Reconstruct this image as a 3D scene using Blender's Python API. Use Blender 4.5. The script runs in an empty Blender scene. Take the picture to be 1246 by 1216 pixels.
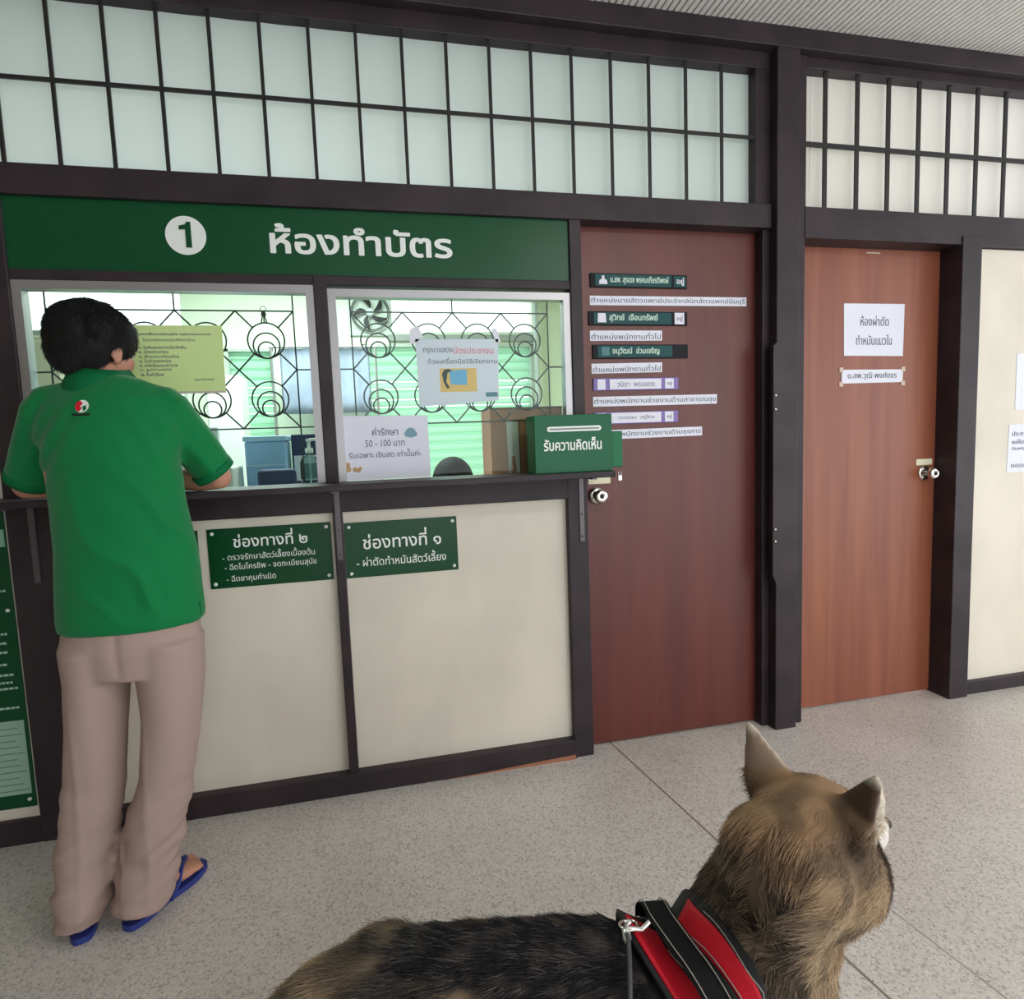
import bpy, bmesh, math, random
import numpy as np
from math import sin, cos, pi, radians as R
from mathutils import Vector, Matrix, geometry
from mathutils.bvhtree import BVHTree

random.seed(7)
rng = np.random.default_rng(11)
sc = bpy.context.scene
COL = sc.collection

# ------------------------------------------------------------------ camera
CAM = Vector((0.0, -2.24, 1.26))
YAW, PITCH, ROLL = R(12.928), R(5.464), R(-2.154)
fwd = Vector((sin(YAW) * cos(PITCH), cos(YAW) * cos(PITCH), -sin(PITCH)))
right0 = Vector((cos(YAW), -sin(YAW), 0))
up0 = right0.cross(fwd)
rgt = cos(ROLL) * right0 + sin(ROLL) * up0
up = -sin(ROLL) * right0 + cos(ROLL) * up0
camd = bpy.data.cameras.new('camera')
cam = bpy.data.objects.new('camera', camd)
COL.objects.link(cam)
m = Matrix((rgt, up, -fwd)).transposed().to_4x4()
m.translation = CAM
cam.matrix_world = m
camd.sensor_fit = 'HORIZONTAL'
camd.sensor_width = 36.0
camd.lens = 36.0 * 750.0 / 1246.0
camd.clip_start = 0.02
sc.camera = cam

# ------------------------------------------------------------------ world, light, exposure
w = bpy.data.worlds.new('daylight')
sc.world = w
w.use_nodes = True
bg = w.node_tree.nodes['Background']
bg.inputs[0].default_value = (0.93, 0.97, 1.0, 1)
bg.inputs[1].default_value = 1.0
sc.view_settings.view_transform = 'Standard'
sc.view_settings.look = 'None'
sc.view_settings.gamma = 1.0
sc.view_settings.use_curve_mapping = False
sc.view_settings.exposure = 1.42


def area(name, loc, aim, sx, sy, power, col=(1, 1, 1)):
    l = bpy.data.lights.new(name, 'AREA')
    l.shape = 'RECTANGLE'
    l.size, l.size_y, l.energy, l.color = sx, sy, power, col
    o = bpy.data.objects.new(name, l)
    COL.objects.link(o)
    o.location = loc
    o.rotation_euler = (Vector(aim) - Vector(loc)).to_track_quat('-Z', 'Y').to_euler()
    return o


area('office_fill_light', (-0.4, 1.5, 2.62), (-0.4, 1.5, 0), 1.2, 0.3, 30, (0.95, 1.0, 0.97))  # fill light added to brighten the office, out of view
area('hall_fill_light', (1.9, -2.6, 2.70), (1.9, -2.6, 0), 1.2, 0.25, 10, (1.0, 0.97, 0.93))  # unseen fill added under the hall ceiling, no fixture known


# ------------------------------------------------------------------ materials
def lin(c):
    return tuple(((x / 255) / 12.92 if x / 255 <= 0.04045 else ((x / 255 + 0.055) / 1.055) ** 2.4) for x in c) + (1.0,)


def mat(name, rgb, rough=0.5, metal=0.0, spec=0.5, var=0.0, scale=(8, 8, 8), bump=0.0, bscale=60, sheen=0.0, rgb2=None):
    mm = bpy.data.materials.new(name)
    mm.use_nodes = True
    nt = mm.node_tree
    b = nt.nodes['Principled BSDF']
    b.inputs['Base Color'].default_value = lin(rgb)
    b.inputs['Roughness'].default_value = rough
    b.inputs['Metallic'].default_value = metal
    b.inputs['Specular IOR Level'].default_value = spec
    if sheen:
        b.inputs['Sheen Weight'].default_value = sheen
    tc = nt.nodes.new('ShaderNodeTexCoord')
    if var or rgb2:
        mp = nt.nodes.new('ShaderNodeMapping')
        mp.inputs['Scale'].default_value = scale
        nz = nt.nodes.new('ShaderNodeTexNoise')
        nz.inputs['Detail'].default_value = 4
        nz.inputs['Scale'].default_value = 1
        nt.links.new(tc.outputs['Object'], mp.inputs[0])
        nt.links.new(mp.outputs[0], nz.inputs['Vector'])
        rp = nt.nodes.new('ShaderNodeValToRGB')
        rp.color_ramp.elements[0].position = 0.36
        rp.color_ramp.elements[1].position = 0.66
        a = rgb2 or tuple(max(0, x * (1 - var)) for x in rgb)
        rp.color_ramp.elements[0].color = lin(a)
        rp.color_ramp.elements[1].color = lin(rgb)
        nt.links.new(nz.outputs[0], rp.inputs[0])
        nt.links.new(rp.outputs[0], b.inputs['Base Color'])
    if bump:
        n2 = nt.nodes.new('ShaderNodeTexNoise')
        n2.inputs['Scale'].default_value = bscale
        n2.inputs['Detail'].default_value = 3
        nt.links.new(tc.outputs['Object'], n2.inputs['Vector'])
        bp = nt.nodes.new('ShaderNodeBump')
        bp.inputs['Strength'].default_value = bump
        bp.inputs['Distance'].default_value = 0.004
        nt.links.new(n2.outputs[0], bp.inputs['Height'])
        nt.links.new(bp.outputs[0], b.inputs['Normal'])
    return mm


def terrazzo():
    mm = mat('terrazzo_floor', (178, 171, 163), 0.33)
    nt = mm.node_tree
    b = nt.nodes['Principled BSDF']
    tc = nt.nodes.new('ShaderNodeTexCoord')
    v = nt.nodes.new('ShaderNodeTexVoronoi')
    v.inputs['Scale'].default_value = 190
    nt.links.new(tc.outputs['Object'], v.inputs['Vector'])
    bw = nt.nodes.new('ShaderNodeRGBToBW')
    nt.links.new(v.outputs['Color'], bw.inputs[0])
    rp = nt.nodes.new('ShaderNodeValToRGB')
    e = rp.color_ramp.elements
    e[0].position, e[0].color = 0.12, lin((172, 165, 159))
    e[1].position, e[1].color = 0.9, lin((224, 219, 213))
    x = rp.color_ramp.elements.new(0.34)
    x.color = lin((206, 200, 194))
    nt.links.new(bw.outputs[0], rp.inputs[0])
    nz = nt.nodes.new('ShaderNodeTexNoise')
    nz.inputs['Scale'].default_value = 2.2
    nz.inputs['Detail'].default_value = 6
    nt.links.new(tc.outputs['Object'], nz.inputs['Vector'])
    r2 = nt.nodes.new('ShaderNodeValToRGB')
    r2.color_ramp.elements[0].position, r2.color_ramp.elements[0].color = 0.35, (0.90, 0.89, 0.88, 1)
    r2.color_ramp.elements[1].position, r2.color_ramp.elements[1].color = 0.62, (1, 1, 1, 1)
    nt.links.new(nz.outputs[0], r2.inputs[0])
    mx = nt.nodes.new('ShaderNodeMix')
    mx.data_type = 'RGBA'
    mx.blend_type = 'MULTIPLY'
    mx.inputs[0].default_value = 1
    nt.links.new(rp.outputs[0], mx.inputs[6])
    nt.links.new(r2.outputs[0], mx.inputs[7])
    nt.links.new(mx.outputs[2], b.inputs['Base Color'])
    return mm


def wood(name, c1, c2, rough=0.38):
    mm = mat(name, c1, rough)
    nt = mm.node_tree
    b = nt.nodes['Principled BSDF']
    tc = nt.nodes.new('ShaderNodeTexCoord')
    mp = nt.nodes.new('ShaderNodeMapping')
    mp.inputs['Scale'].default_value = (16, 16, 0.9)
    nt.links.new(tc.outputs['Object'], mp.inputs[0])
    nz = nt.nodes.new('ShaderNodeTexNoise')
    nz.inputs['Scale'].default_value = 1.0
    nz.inputs['Detail'].default_value = 5
    nz.inputs['Distortion'].default_value = 0.4
    nt.links.new(mp.outputs[0], nz.inputs['Vector'])
    rp = nt.nodes.new('ShaderNodeValToRGB')
    rp.color_ramp.elements[0].position, rp.color_ramp.elements[0].color = 0.3, lin(c2)
    rp.color_ramp.elements[1].position, rp.color_ramp.elements[1].color = 0.7, lin(c1)
    nt.links.new(nz.outputs[0], rp.inputs[0])
    nt.links.new(rp.outputs[0], b.inputs['Base Color'])
    return mm


def glass(name, col, rough=0.0, tint=0.0):
    mm = bpy.data.materials.new(name)
    mm.use_nodes = True
    nt = mm.node_tree
    nt.nodes.clear()
    out = nt.nodes.new('ShaderNodeOutputMaterial')
    tr = nt.nodes.new('ShaderNodeBsdfTransparent')
    tr.inputs[0].default_value = lin(col)
    gl = nt.nodes.new('ShaderNodeBsdfGlossy')
    gl.inputs['Roughness'].default_value = 0.02
    fr = nt.nodes.new('ShaderNodeFresnel')
    fr.inputs[0].default_value = 1.3
    mx = nt.nodes.new('ShaderNodeMixShader')
    nt.links.new(fr.outputs[0], mx.inputs[0])
    nt.links.new(tr.outputs[0], mx.inputs[1])
    nt.links.new(gl.outputs[0], mx.inputs[2])
    nt.links.new(mx.outputs[0], out.inputs[0])
    return mm


def translucent(name, col, amount=0.5, rough=0.3):
    mm = bpy.data.materials.new(name)
    mm.use_nodes = True
    nt = mm.node_tree
    b = nt.nodes['Principled BSDF']
    b.inputs['Base Color'].default_value = lin(col)
    b.inputs['Roughness'].default_value = rough
    t = nt.nodes.new('ShaderNodeBsdfTranslucent')
    t.inputs[0].default_value = lin(col)
    mx = nt.nodes.new('ShaderNodeMixShader')
    mx.inputs[0].default_value = amount
    nt.links.new(b.outputs[0], mx.inputs[1])
    nt.links.new(t.outputs[0], mx.inputs[2])
    nt.links.new(mx.outputs[0], nt.nodes['Material Output'].inputs[0])
    return mm


def attr_mat(name, attr, rough=0.6, spec=0.2):
    mm = mat(name, (120, 110, 100), rough, spec=spec)
    nt = mm.node_tree
    a = nt.nodes.new('ShaderNodeAttribute')
    a.attribute_name = attr
    nt.links.new(a.outputs['Color'], nt.nodes['Principled BSDF'].inputs['Base Color'])
    return mm


MT = dict(
    floor=terrazzo(),
    frame=mat('dark_stained_frame', (56, 46, 50), 0.45, spec=0.3, var=0.25, scale=(6, 6, 6), rgb2=(42, 34, 38)),
    cream=mat('cream_panel_paint', (224, 216, 200), 0.55, var=0.06, scale=(3, 3, 2)),
    ceil=mat('white_ceiling_strip', (226, 224, 220), 0.5),
    ceil_gap=mat('ceiling_groove_grey', (120, 118, 116), 0.7),
    hallwall=mat('hall_wall_paint', (190, 182, 168), 0.7),
    door1=wood('red_brown_door_veneer', (102, 44, 32), (83, 33, 25)),
    door2=wood('warm_brown_door_veneer', (150, 88, 62), (124, 66, 49)),
    alu=mat('brushed_aluminium', (168, 166, 168), 0.35, metal=0.75),
    steel=mat('polished_steel', (205, 200, 192), 0.16, metal=1.0),
    black_iron=mat('black_painted_iron', (38, 44, 42), 0.45),
    bar=mat('black_grille_bar', (26, 25, 26), 0.45),
    green=mat('green_sign_acrylic', (6, 72, 40), 0.3, spec=0.3),
    green2=mat('dark_green_sign_acrylic', (4, 66, 34), 0.32, spec=0.3),
    white=mat('white_lettering', (235, 238, 235), 0.5),
    paper=mat('white_paper', (226, 228, 240), 0.7),
    lime=mat('lime_green_paper', (206, 228, 156), 0.6),
    ink=mat('grey_ink', (96, 98, 112), 0.8),
    pink_ink=mat('pink_ink', (214, 130, 150), 0.8),
    tape=mat('clear_tape', (196, 176, 160), 0.3),
    sticker=mat('cream_tape', (226, 220, 192), 0.6),
    glass=glass('window_glass', (240, 250, 246)),
    frost=translucent('frosted_transom_glass', (214, 224, 224), 0.3, 0.35),
    frost2=translucent('cream_transom_glass', (214, 210, 204), 0.25, 0.4),
    shirt=mat('green_pique_cotton', (2, 116, 60), 0.8, spec=0.2, bump=0.12, bscale=500, sheen=0.15),
    shirt_dark=mat('green_collar_rib', (6, 104, 60), 0.8, spec=0.2),
    trousers=mat('beige_cotton_twill', (168, 145, 136), 0.85, spec=0.15, bump=0.1, bscale=600),
    skin=mat('skin', (196, 140, 116), 0.55, spec=0.35, var=0.08, scale=(20, 20, 20)),
    hairm=mat('black_hair', (17, 16, 16), 0.6, spec=0.25),
    lip=mat('lips', (165, 95, 85), 0.5),
    eye=mat('eye_white', (230, 228, 222), 0.2),
    flip=mat('blue_rubber', (36, 52, 128), 0.55),
    plate_teal=mat('teal_name_plate', (8, 70, 72), 0.4, spec=0.25),
    plate_black=mat('black_plate_holder', (14, 18, 24), 0.5, spec=0.2),
    plate_violet=mat('violet_plate_holder', (126, 104, 172), 0.45),
    plate_white=mat('white_name_card', (226, 226, 238), 0.6),
    cardboard=mat('cardboard', (172, 116, 82), 0.8, var=0.08),
    clear=mat('clear_tape_strip', (196, 186, 176), 0.2),
    office=mat('pale_green_wall_paint', (224, 234, 214), 0.7),
    office_floor=mat('office_floor', (150, 150, 140), 0.6),
    louvre=translucent('green_louvre_glass', (206, 234, 216), 0.6, 0.15),
    bluecloth=mat('blue_cloth', (200, 208, 234), 0.8, var=0.08),
    grey_plastic=mat('pale_grey_plastic', (196, 204, 204), 0.5),
    navy=mat('navy_fabric', (40, 56, 96), 0.7),
    blue_plastic=mat('blue_box_plastic', (140, 178, 224), 0.4),
    red=mat('red_nylon', (205, 24, 44), 0.6, spec=0.3, bump=0.15, bscale=300),
    webbing=mat('black_webbing', (22, 22, 24), 0.75, bump=0.2, bscale=500),
    thread=mat('grey_thread', (150, 146, 138), 0.8),
    orange_dirt=mat('orange_dust_line', (156, 104, 78), 0.9),
)


# ------------------------------------------------------------------ helpers
def setp(o, label=None, cat=None, group=None, kind=None):
    if label:
        o['label'] = label
    if cat:
        o['category'] = cat
    if group:
        o['group'] = group
    if kind:
        o['kind'] = kind
    return o


def thing(name, label, cat, loc, group=None):
    o = bpy.data.objects.new(name, None)
    o.empty_display_size = 0.05
    COL.objects.link(o)
    o.location = loc
    return setp(o, label, cat, group)


def origin(o):
    # meshes keep world coordinates; only the empties at the things' bases are moved
    t = Vector((0, 0, 0))
    while o is not None and o.data is None:
        t = t + o.location
        o = o.parent
    return t


def link(name, data, parent=None, label=None):
    o = bpy.data.objects.new(name, data)
    COL.objects.link(o)
    if parent is not None:
        o.parent = parent
        o.matrix_parent_inverse = Matrix.Translation(-origin(parent))
    if label:
        o['label'] = label
    return o


def obj(name, bm, material, parent=None, smooth=False, label=None):
    me = bpy.data.meshes.new(name)
    bm.to_mesh(me)
    bm.free()
    for mm in (material if isinstance(material, (list, tuple)) else [material]):
        me.materials.append(mm)
    if smooth:
        me.polygons.foreach_set('use_smooth', [True] * len(me.polygons))
    return link(name, me, parent, label)


def BM():
    return bmesh.new()


def box(bm, x0, x1, y0, y1, z0, z1, mi=0, bevel=0.0):
    vs = [bm.verts.new((x, y, z)) for x in (x0, x1) for y in (y0, y1) for z in (z0, z1)]
    fs = []
    for q in ((0, 1, 3, 2), (4, 6, 7, 5), (0, 4, 5, 1), (2, 3, 7, 6), (0, 2, 6, 4), (1, 5, 7, 3)):
        f = bm.faces.new([vs[i] for i in q])
        f.material_index = mi
        fs.append(f)
    if bevel:
        es = list({e for f in fs for e in f.edges})
        r = bmesh.ops.bevel(bm, geom=es, offset=bevel, segments=2, affect='EDGES', profile=0.5)
        for f in r['faces']:
            f.material_index = mi
    return fs


def frames(pts):
    """parallel transported frames along a polyline"""
    n = len(pts)
    T = []
    for i in range(n):
        a = pts[max(i - 1, 0)]
        b = pts[min(i + 1, n - 1)]
        T.append((b - a).normalized())
    u = Vector((0, 0, 1)) if abs(T[0].z) < 0.85 else Vector((0, 1, 0))
    out = []
    for t in T:
        u = (u - t * u.dot(t)).normalized()
        out.append((t, u, t.cross(u)))
    return out


def tube(bm, pts, rad, n=12, up=None, cap=True, mi=0):
    """rad: radius or (ru, rv) per point; up fixes the direction of the ru axis"""
    pts = [Vector(p) for p in pts]
    fr = frames(pts)
    rings = []
    for i, p in enumerate(pts):
        t, u, v = fr[i]
        if up is not None:
            u = Vector(up)
            u = (u - t * u.dot(t)).normalized()
            v = t.cross(u)
        r = rad[i] if isinstance(rad, (list, tuple)) else rad
        ru, rv = r if isinstance(r, (list, tuple)) else (r, r)
        rings.append([bm.verts.new(p + u * (ru * cos(2 * pi * k / n)) + v * (rv * sin(2 * pi * k / n))) for k in range(n)])
    for a, b in zip(rings, rings[1:]):
        for k in range(n):
            f = bm.faces.new((a[k], a[(k + 1) % n], b[(k + 1) % n], b[k]))
            f.material_index = mi
    if cap:
        for rg, s in ((rings[0], -1), (rings[-1], 1)):
            f = bm.faces.new(rg[::-1] if s < 0 else rg)
            f.material_index = mi
    return rings


def ellipsoid(bm, c, r, rot=None, n=16):
    mtx = Matrix.Translation(Vector(c)) @ (rot.to_4x4() if rot is not None else Matrix.Identity(4)) @ Matrix.Diagonal((*r, 1))
    bmesh.ops.create_uvsphere(bm, u_segments=n, v_segments=max(6, n // 2 + 2), radius=1, matrix=mtx)


def lathe(bm, c, axis, prof, n=24):
    """prof: (distance along axis, radius)"""
    axis = Vector(axis).normalized()
    u = axis.orthogonal().normalized()
    v = axis.cross(u)
    c = Vector(c)
    rings = []
    for d, r in prof:
        rings.append([bm.verts.new(c + axis * d + (u * cos(2 * pi * k / n) + v * sin(2 * pi * k / n)) * max(r, 1e-4)) for k in range(n)])
    for a, b in zip(rings, rings[1:]):
        for k in range(n):
            bm.faces.new((a[k], a[(k + 1) % n], b[(k + 1) % n], b[k]))
    bm.faces.new(rings[0][::-1])
    bm.faces.new(rings[-1])


def prism(bm, poly, y0, y1, mi=0):
    """an outline in x, z with depth along y"""
    a = [bm.verts.new((x, y0, z)) for x, z in poly]
    b = [bm.verts.new((x, y1, z)) for x, z in poly]
    n = len(poly)
    for f in ([a, b[::-1]] + [[a[(k + 1) % n], a[k], b[k], b[(k + 1) % n]] for k in range(n)]):
        ff = bm.faces.new(f)
        ff.material_index = mi


def remeshed(bm, voxel, smooth=6, factor=0.5):
    """union of every closed piece in bm as one continuous surface"""
    bmesh.ops.recalc_face_normals(bm, faces=bm.faces)
    me = bpy.data.meshes.new('tmp')
    bm.to_mesh(me)
    bm.free()
    o = bpy.data.objects.new('tmp', me)
    COL.objects.link(o)
    r = o.modifiers.new('r', 'REMESH')
    r.mode = 'VOXEL'
    r.voxel_size = voxel
    s = o.modifiers.new('s', 'SMOOTH')
    s.iterations = smooth
    s.factor = factor
    dg = bpy.context.evaluated_depsgraph_get()
    out = bpy.data.meshes.new_from_object(o.evaluated_get(dg))
    bpy.data.objects.remove(o)
    bpy.data.meshes.remove(me)
    out.polygons.foreach_set('use_smooth', [True] * len(out.polygons))
    return out


def coords(me):
    a = np.empty(len(me.vertices) * 3)
    me.vertices.foreach_get('co', a)
    return a.reshape(-1, 3)


def normals(me):
    a = np.empty(len(me.vertices) * 3, dtype=np.float32)
    me.vertex_normals.foreach_get('vector', a)
    return a.reshape(-1, 3).astype(float)


def set_coords(me, c):
    me.vertices.foreach_set('co', np.ascontiguousarray(c).ravel())
    me.update()


_perm = rng.random((32, 32, 32))


def vnoise(p):
    """smooth 3D value noise, 0..1"""
    i = np.floor(p).astype(int)
    f = p - i
    f = f * f * (3 - 2 * f)
    out = 0
    for dx in (0, 1):
        for dy in (0, 1):
            for dz in (0, 1):
                wgt = (f[:, 0] if dx else 1 - f[:, 0]) * (f[:, 1] if dy else 1 - f[:, 1]) * (f[:, 2] if dz else 1 - f[:, 2])
                out = out + wgt * _perm[(i[:, 0] + dx) % 32, (i[:, 1] + dy) % 32, (i[:, 2] + dz) % 32]
    return out


def sstep(a, b, x):
    t = np.clip((x - a) / (b - a), 0, 1)
    return t * t * (3 - 2 * t)


# ------------------------------------------------------------------ lettering
UPPER = set('\u0e31\u0e34\u0e35\u0e36\u0e37')
TONE = set('\u0e48\u0e49\u0e4a\u0e4b\u0e4c')
_count = {}


def splines_of(body):
    c = bpy.data.curves.new('tmp', 'FONT')
    c.body = body
    c.size = 1
    o = bpy.data.objects.new('tmp', c)
    COL.objects.link(o)
    dg = bpy.context.evaluated_depsgraph_get()
    cu = o.evaluated_get(dg).to_curve(dg)
    out = []
    for s in cu.splines:
        if s.type == 'BEZIER':
            bp = s.bezier_points
            n = len(bp)
            pts = []
            for i in range(n):
                a, b = bp[i], bp[(i + 1) % n]
                straight = (a.handle_right - a.co).cross(b.co - a.co).length < 1e-6 and (b.handle_left - b.co).cross(b.co - a.co).length < 1e-6
                if straight:
                    pts.append(a.co.copy())
                else:
                    pts += geometry.interpolate_bezier(a.co, a.handle_right, b.handle_left, b.co, 5)[:-1]
            out.append([(p.x, p.y) for p in pts])
        else:
            out.append([(p.co.x, p.co.y) for p in s.points])
    o.evaluated_get(dg).to_curve_clear()
    bpy.data.objects.remove(o)
    return out


def count_of(ch):
    if ch not in _count:
        _count[ch] = len(splines_of(ch)) if not ch.isspace() else 0
    return _count[ch]


def text_mesh(body, bold=0.0):
    """flat triangles of a line of text: contours filled by winding number"""
    sp = splines_of(body)
    counts = [count_of(ch) for ch in body]
    if sum(counts) == len(sp):
        k = 0
        for i, ch in enumerate(body):
            if ch in TONE and i and body[i - 1] in UPPER:
                for j in range(k, k + counts[i]):
                    sp[j] = [(x, y + 0.19) for x, y in sp[j]]
            k += counts[i]
    V, F = [], []
    # clusters that do not touch are filled separately
    boxes = [(min(p[0] for p in s) - bold, max(p[0] for p in s) + bold) for s in sp]
    order = sorted(range(len(sp)), key=lambda i: boxes[i][0])
    groups, end = [], -9
    for i in order:
        if boxes[i][0] > end:
            groups.append([])
            end = boxes[i][1]
        groups[-1].append(i)
        end = max(end, boxes[i][1])
    for g in groups:
        loops = [np.array(sp[i]) for i in g]
        tot = sum(0.5 * np.sum(l[:, 0] * np.roll(l[:, 1], -1) - np.roll(l[:, 0], -1) * l[:, 1]) for l in loops)
        sgn = 1 if tot > 0 else -1
        if bold:
            extra = []
            for l in loops:
                for a, b in zip(l, np.roll(l, -1, 0)):
                    d = b - a
                    ln = np.hypot(*d)
                    if ln < 1e-6:
                        continue
                    d = d / ln
                    nn = np.array((-d[1], d[0])) * bold
                    e = d * bold * 0.6
                    q = np.array([a - e - nn, b + e - nn, b + e + nn, a - e + nn])
                    extra.append(q if sgn > 0 else q[::-1])
            loops = loops + extra
        pts, edges = [], []
        for l in loops:
            s0 = len(pts)
            n = len(l)
            pts += [Vector((float(x), float(y))) for x, y in l]
            edges += [(s0 + k, s0 + (k + 1) % n) for k in range(n)]
        vo, eo, fo, *_ = geometry.delaunay_2d_cdt(pts, edges, [], 0, 1e-5)
        cen = np.array([[sum(vo[i].x for i in f) / 3, sum(vo[i].y for i in f) / 3] for f in fo])
        if not len(cen):
            continue
        wn = np.zeros(len(cen))
        for l in loops:
            for a, b in zip(l, np.roll(l, -1, 0)):
                cr = (b[0] - a[0]) * (cen[:, 1] - a[1]) - (cen[:, 0] - a[0]) * (b[1] - a[1])
                wn += ((a[1] <= cen[:, 1]) & (b[1] > cen[:, 1]) & (cr > 0)).astype(float)
                wn -= ((a[1] > cen[:, 1]) & (b[1] <= cen[:, 1]) & (cr < 0)).astype(float)
        base = len(V)
        V += [(v.x, v.y) for v in vo]
        F += [[base + i for i in f] for f, q in zip(fo, wn) if abs(q) > 0.5]
    return np.array(V), F


def lettering(name, body, x0, x1, zc, h, y, material, parent, bold=0.0, slope=0.0, thick=0.0012, fit='width'):
    """one line of raised letters on a face at depth y, from x0 to x1, centred on height zc (h: height of the line's ink)"""
    V, F = text_mesh(body, bold)
    lo, hi = V.min(0), V.max(0)
    s = (x1 - x0) / (hi[0] - lo[0])
    sz = h / (hi[1] - lo[1])
    bm = BM()
    vv = []
    for vx, vy in V:
        x = x0 + (vx - lo[0]) * s
        vv.append(bm.verts.new((x, y - thick, zc + (vy - (lo[1] + hi[1]) / 2) * sz + (x - x0) * slope)))
    for f in F:
        try:
            bm.faces.new([vv[i] for i in f])
        except ValueError:
            pass
    bmesh.ops.delete(bm, geom=[v for v in bm.verts if not v.link_faces], context='VERTS')
    for f in bm.faces:
        f.normal_update()
        if f.normal.y > 0:
            f.normal_flip()
    r = bmesh.ops.extrude_face_region(bm, geom=bm.faces[:])
    bmesh.ops.translate(bm, verts=[g for g in r['geom'] if isinstance(g, bmesh.types.BMVert)], vec=(0, thick * 0.8, 0))
    return obj(name, bm, material, parent)


# ------------------------------------------------------------------ the room
def struct(name, bm, material, parent=None, smooth=False):
    o = obj(name, bm, material, parent, smooth)
    if parent is None:
        o['kind'] = 'structure'
    return o


XL, XR, YF, YB, ZC = -3.2, 6.5, -5.0, 2.66, 2.79
bm = BM(); box(bm, XL, XR, YF, 0.1, -0.1, 0.0); struct('floor', bm, MT['floor'])
bm = BM(); box(bm, 0.886, 0.892, -4.9, -0.02, -0.002, 0.0008)
o = struct('trim_1', bm, mat('grey_floor_joint', (136, 126, 114), 0.6))
o.rotation_euler = (0, 0, R(6.6)); o.location = (0.006, 0.11, 0)
bm = BM(); box(bm, 1.25, 1.254, -4.9, -0.9, -0.002, 0.0006)
o = struct('trim_2', bm, mat('pale_floor_joint', (172, 164, 156), 0.6))
o.rotation_euler = (0, 0, R(6.6)); o.location = (-0.10, -0.1, 0)

# corrugated ceiling: real ribs running away from the counter wall
bm = BM()
prof = []
x = XL
while x < XR:
    prof += [(x, ZC), (x + 0.017, ZC), (x + 0.0185, ZC + 0.006), (x + 0.0235, ZC + 0.006)]
    x += 0.025
a = [bm.verts.new((px, YF, pz)) for px, pz in prof]
b = [bm.verts.new((px, 0.0, pz)) for px, pz in prof]
for k in range(len(prof) - 1):
    f = bm.faces.new((a[k], a[k + 1], b[k + 1], b[k]))
    f.material_index = 1 if k % 4 == 2 else 0
struct('ceiling', bm, [MT['ceil'], MT['ceil_gap']])
bm = BM(); box(bm, XL, XR, YF, 0.0, ZC + 0.02, ZC + 0.12); struct('ceiling_slab', bm, MT['hallwall'])
bm = BM(); box(bm, XL - 0.1, XL, YF, 0.1, 0, ZC); struct('wall_end', bm, MT['hallwall'])
bm = BM(); box(bm, XL, -0.4, YF - 0.1, YF, 0, ZC); struct('rear_light_block', bm, MT['hallwall'])  # unseen slab added to cut daylight from the left rear

# counter wall panels
bm = BM(); box(bm, -0.985, -0.13, 0.014, 0.05, 0.07, 1.05); struct('wall_left', bm, MT['cream'])
bm = BM(); box(bm, -0.104, 0.735, 0.014, 0.05, 0.07, 1.05); struct('wall_center', bm, MT['cream'])
bm = BM(); box(bm, -3.2, -1.115, 0.014, 0.05, 0.03, 2.14); struct('wall_far_left', bm, MT['cream'])
bm = BM(); box(bm, 2.625, XR, 0.014, 0.05, 0.05, 2.02); struct('wall_right', bm, MT['cream'])

FR = MT['frame']
n_trim = [2]


def trim(x0, x1, z0, z1, y0=-0.012, y1=0.06, bev=0.003, name=None):
    bm = BM()
    n_trim[0] += 1
    box(bm, x0, x1, y0 - 0.0003 * n_trim[0], y1 + 0.0003 * n_trim[0], z0, z1, bevel=bev)
    return struct(name or 'trim_%d' % n_trim[0], bm, FR)


trim(-1.118, -0.985, 0.0, 1.10)                 # left post below the counter
trim(-1.118, -1.037, 1.10, 2.06)                # left post beside the window
trim(-0.985, 0.735, 0.0, 0.078, -0.022)         # counter base rail
trim(-1.115, 0.735, 1.032, 1.115)               # rail under the shelf
trim(-0.1325, -0.1005, 0.078, 1.05, -0.016)     # mullion between the panels
trim(-0.148, -0.1045, 1.10, 1.84)               # mullion between the windows
trim(0.728, 0.808, 0.0, 1.12)                   # door post, lower
trim(0.7625, 0.808, 1.12, 2.06)                 # door post, upper
trim(-1.06, 0.78, 1.808, 1.84, -0.006)          # rail over the windows
trim(-3.2, 1.60, 2.056, 2.147, -0.02)           # long beam under the transom
trim(-3.2, 6.5, 2.715, 2.79, -0.05)             # top beam
trim(-3.2, 1.60, 2.655, 2.72, -0.004, 0.08)     # transom head
trim(1.540, 1.612, 2.147, 2.72, 0.0, 0.08)      # transom side
trim(1.606, 1.705, 0.0, 2.72, -0.045, 0.06)     # main post
trim(1.700, 1.758, 0.0, 2.72, -0.012, 0.10)     # post beside the brown door
trim(1.576, 1.612, 0.0, 2.06, 0.005, 0.09)      # door jamb
trim(1.755, 6.5, 2.025, 2.147, -0.015, 0.10)    # beam over the brown door
trim(1.755, 6.5, 2.675, 2.72, -0.004, 0.08)     # right transom head
trim(1.7, 1.768, 2.14, 2.72, -0.002, 0.08)
trim(2.531, 2.634, 0.0, 2.06, -0.02, 0.12)      # post right of the brown door
bm = BM(); box(bm, 2.634, XR, -0.01, 0.04, 0, 0.06, bevel=0.003); struct('baseboard_right', bm, FR)
bm = BM(); box(bm, -3.2, -1.118, -0.01, 0.04, 0, 0.08, bevel=0.003); struct('baseboard_left', bm, FR)
# orange dusty line at the foot of the counter base
bm = BM()
pl = [(0.20, 0.0), (0.34, 0.004), (0.45, 0.008), (0.60, 0.014), (0.728, 0.018), (0.728, 0.0)]
prism(bm, pl, -0.0255, -0.0225)
struct('trim_40', bm, MT['orange_dirt'])

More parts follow.
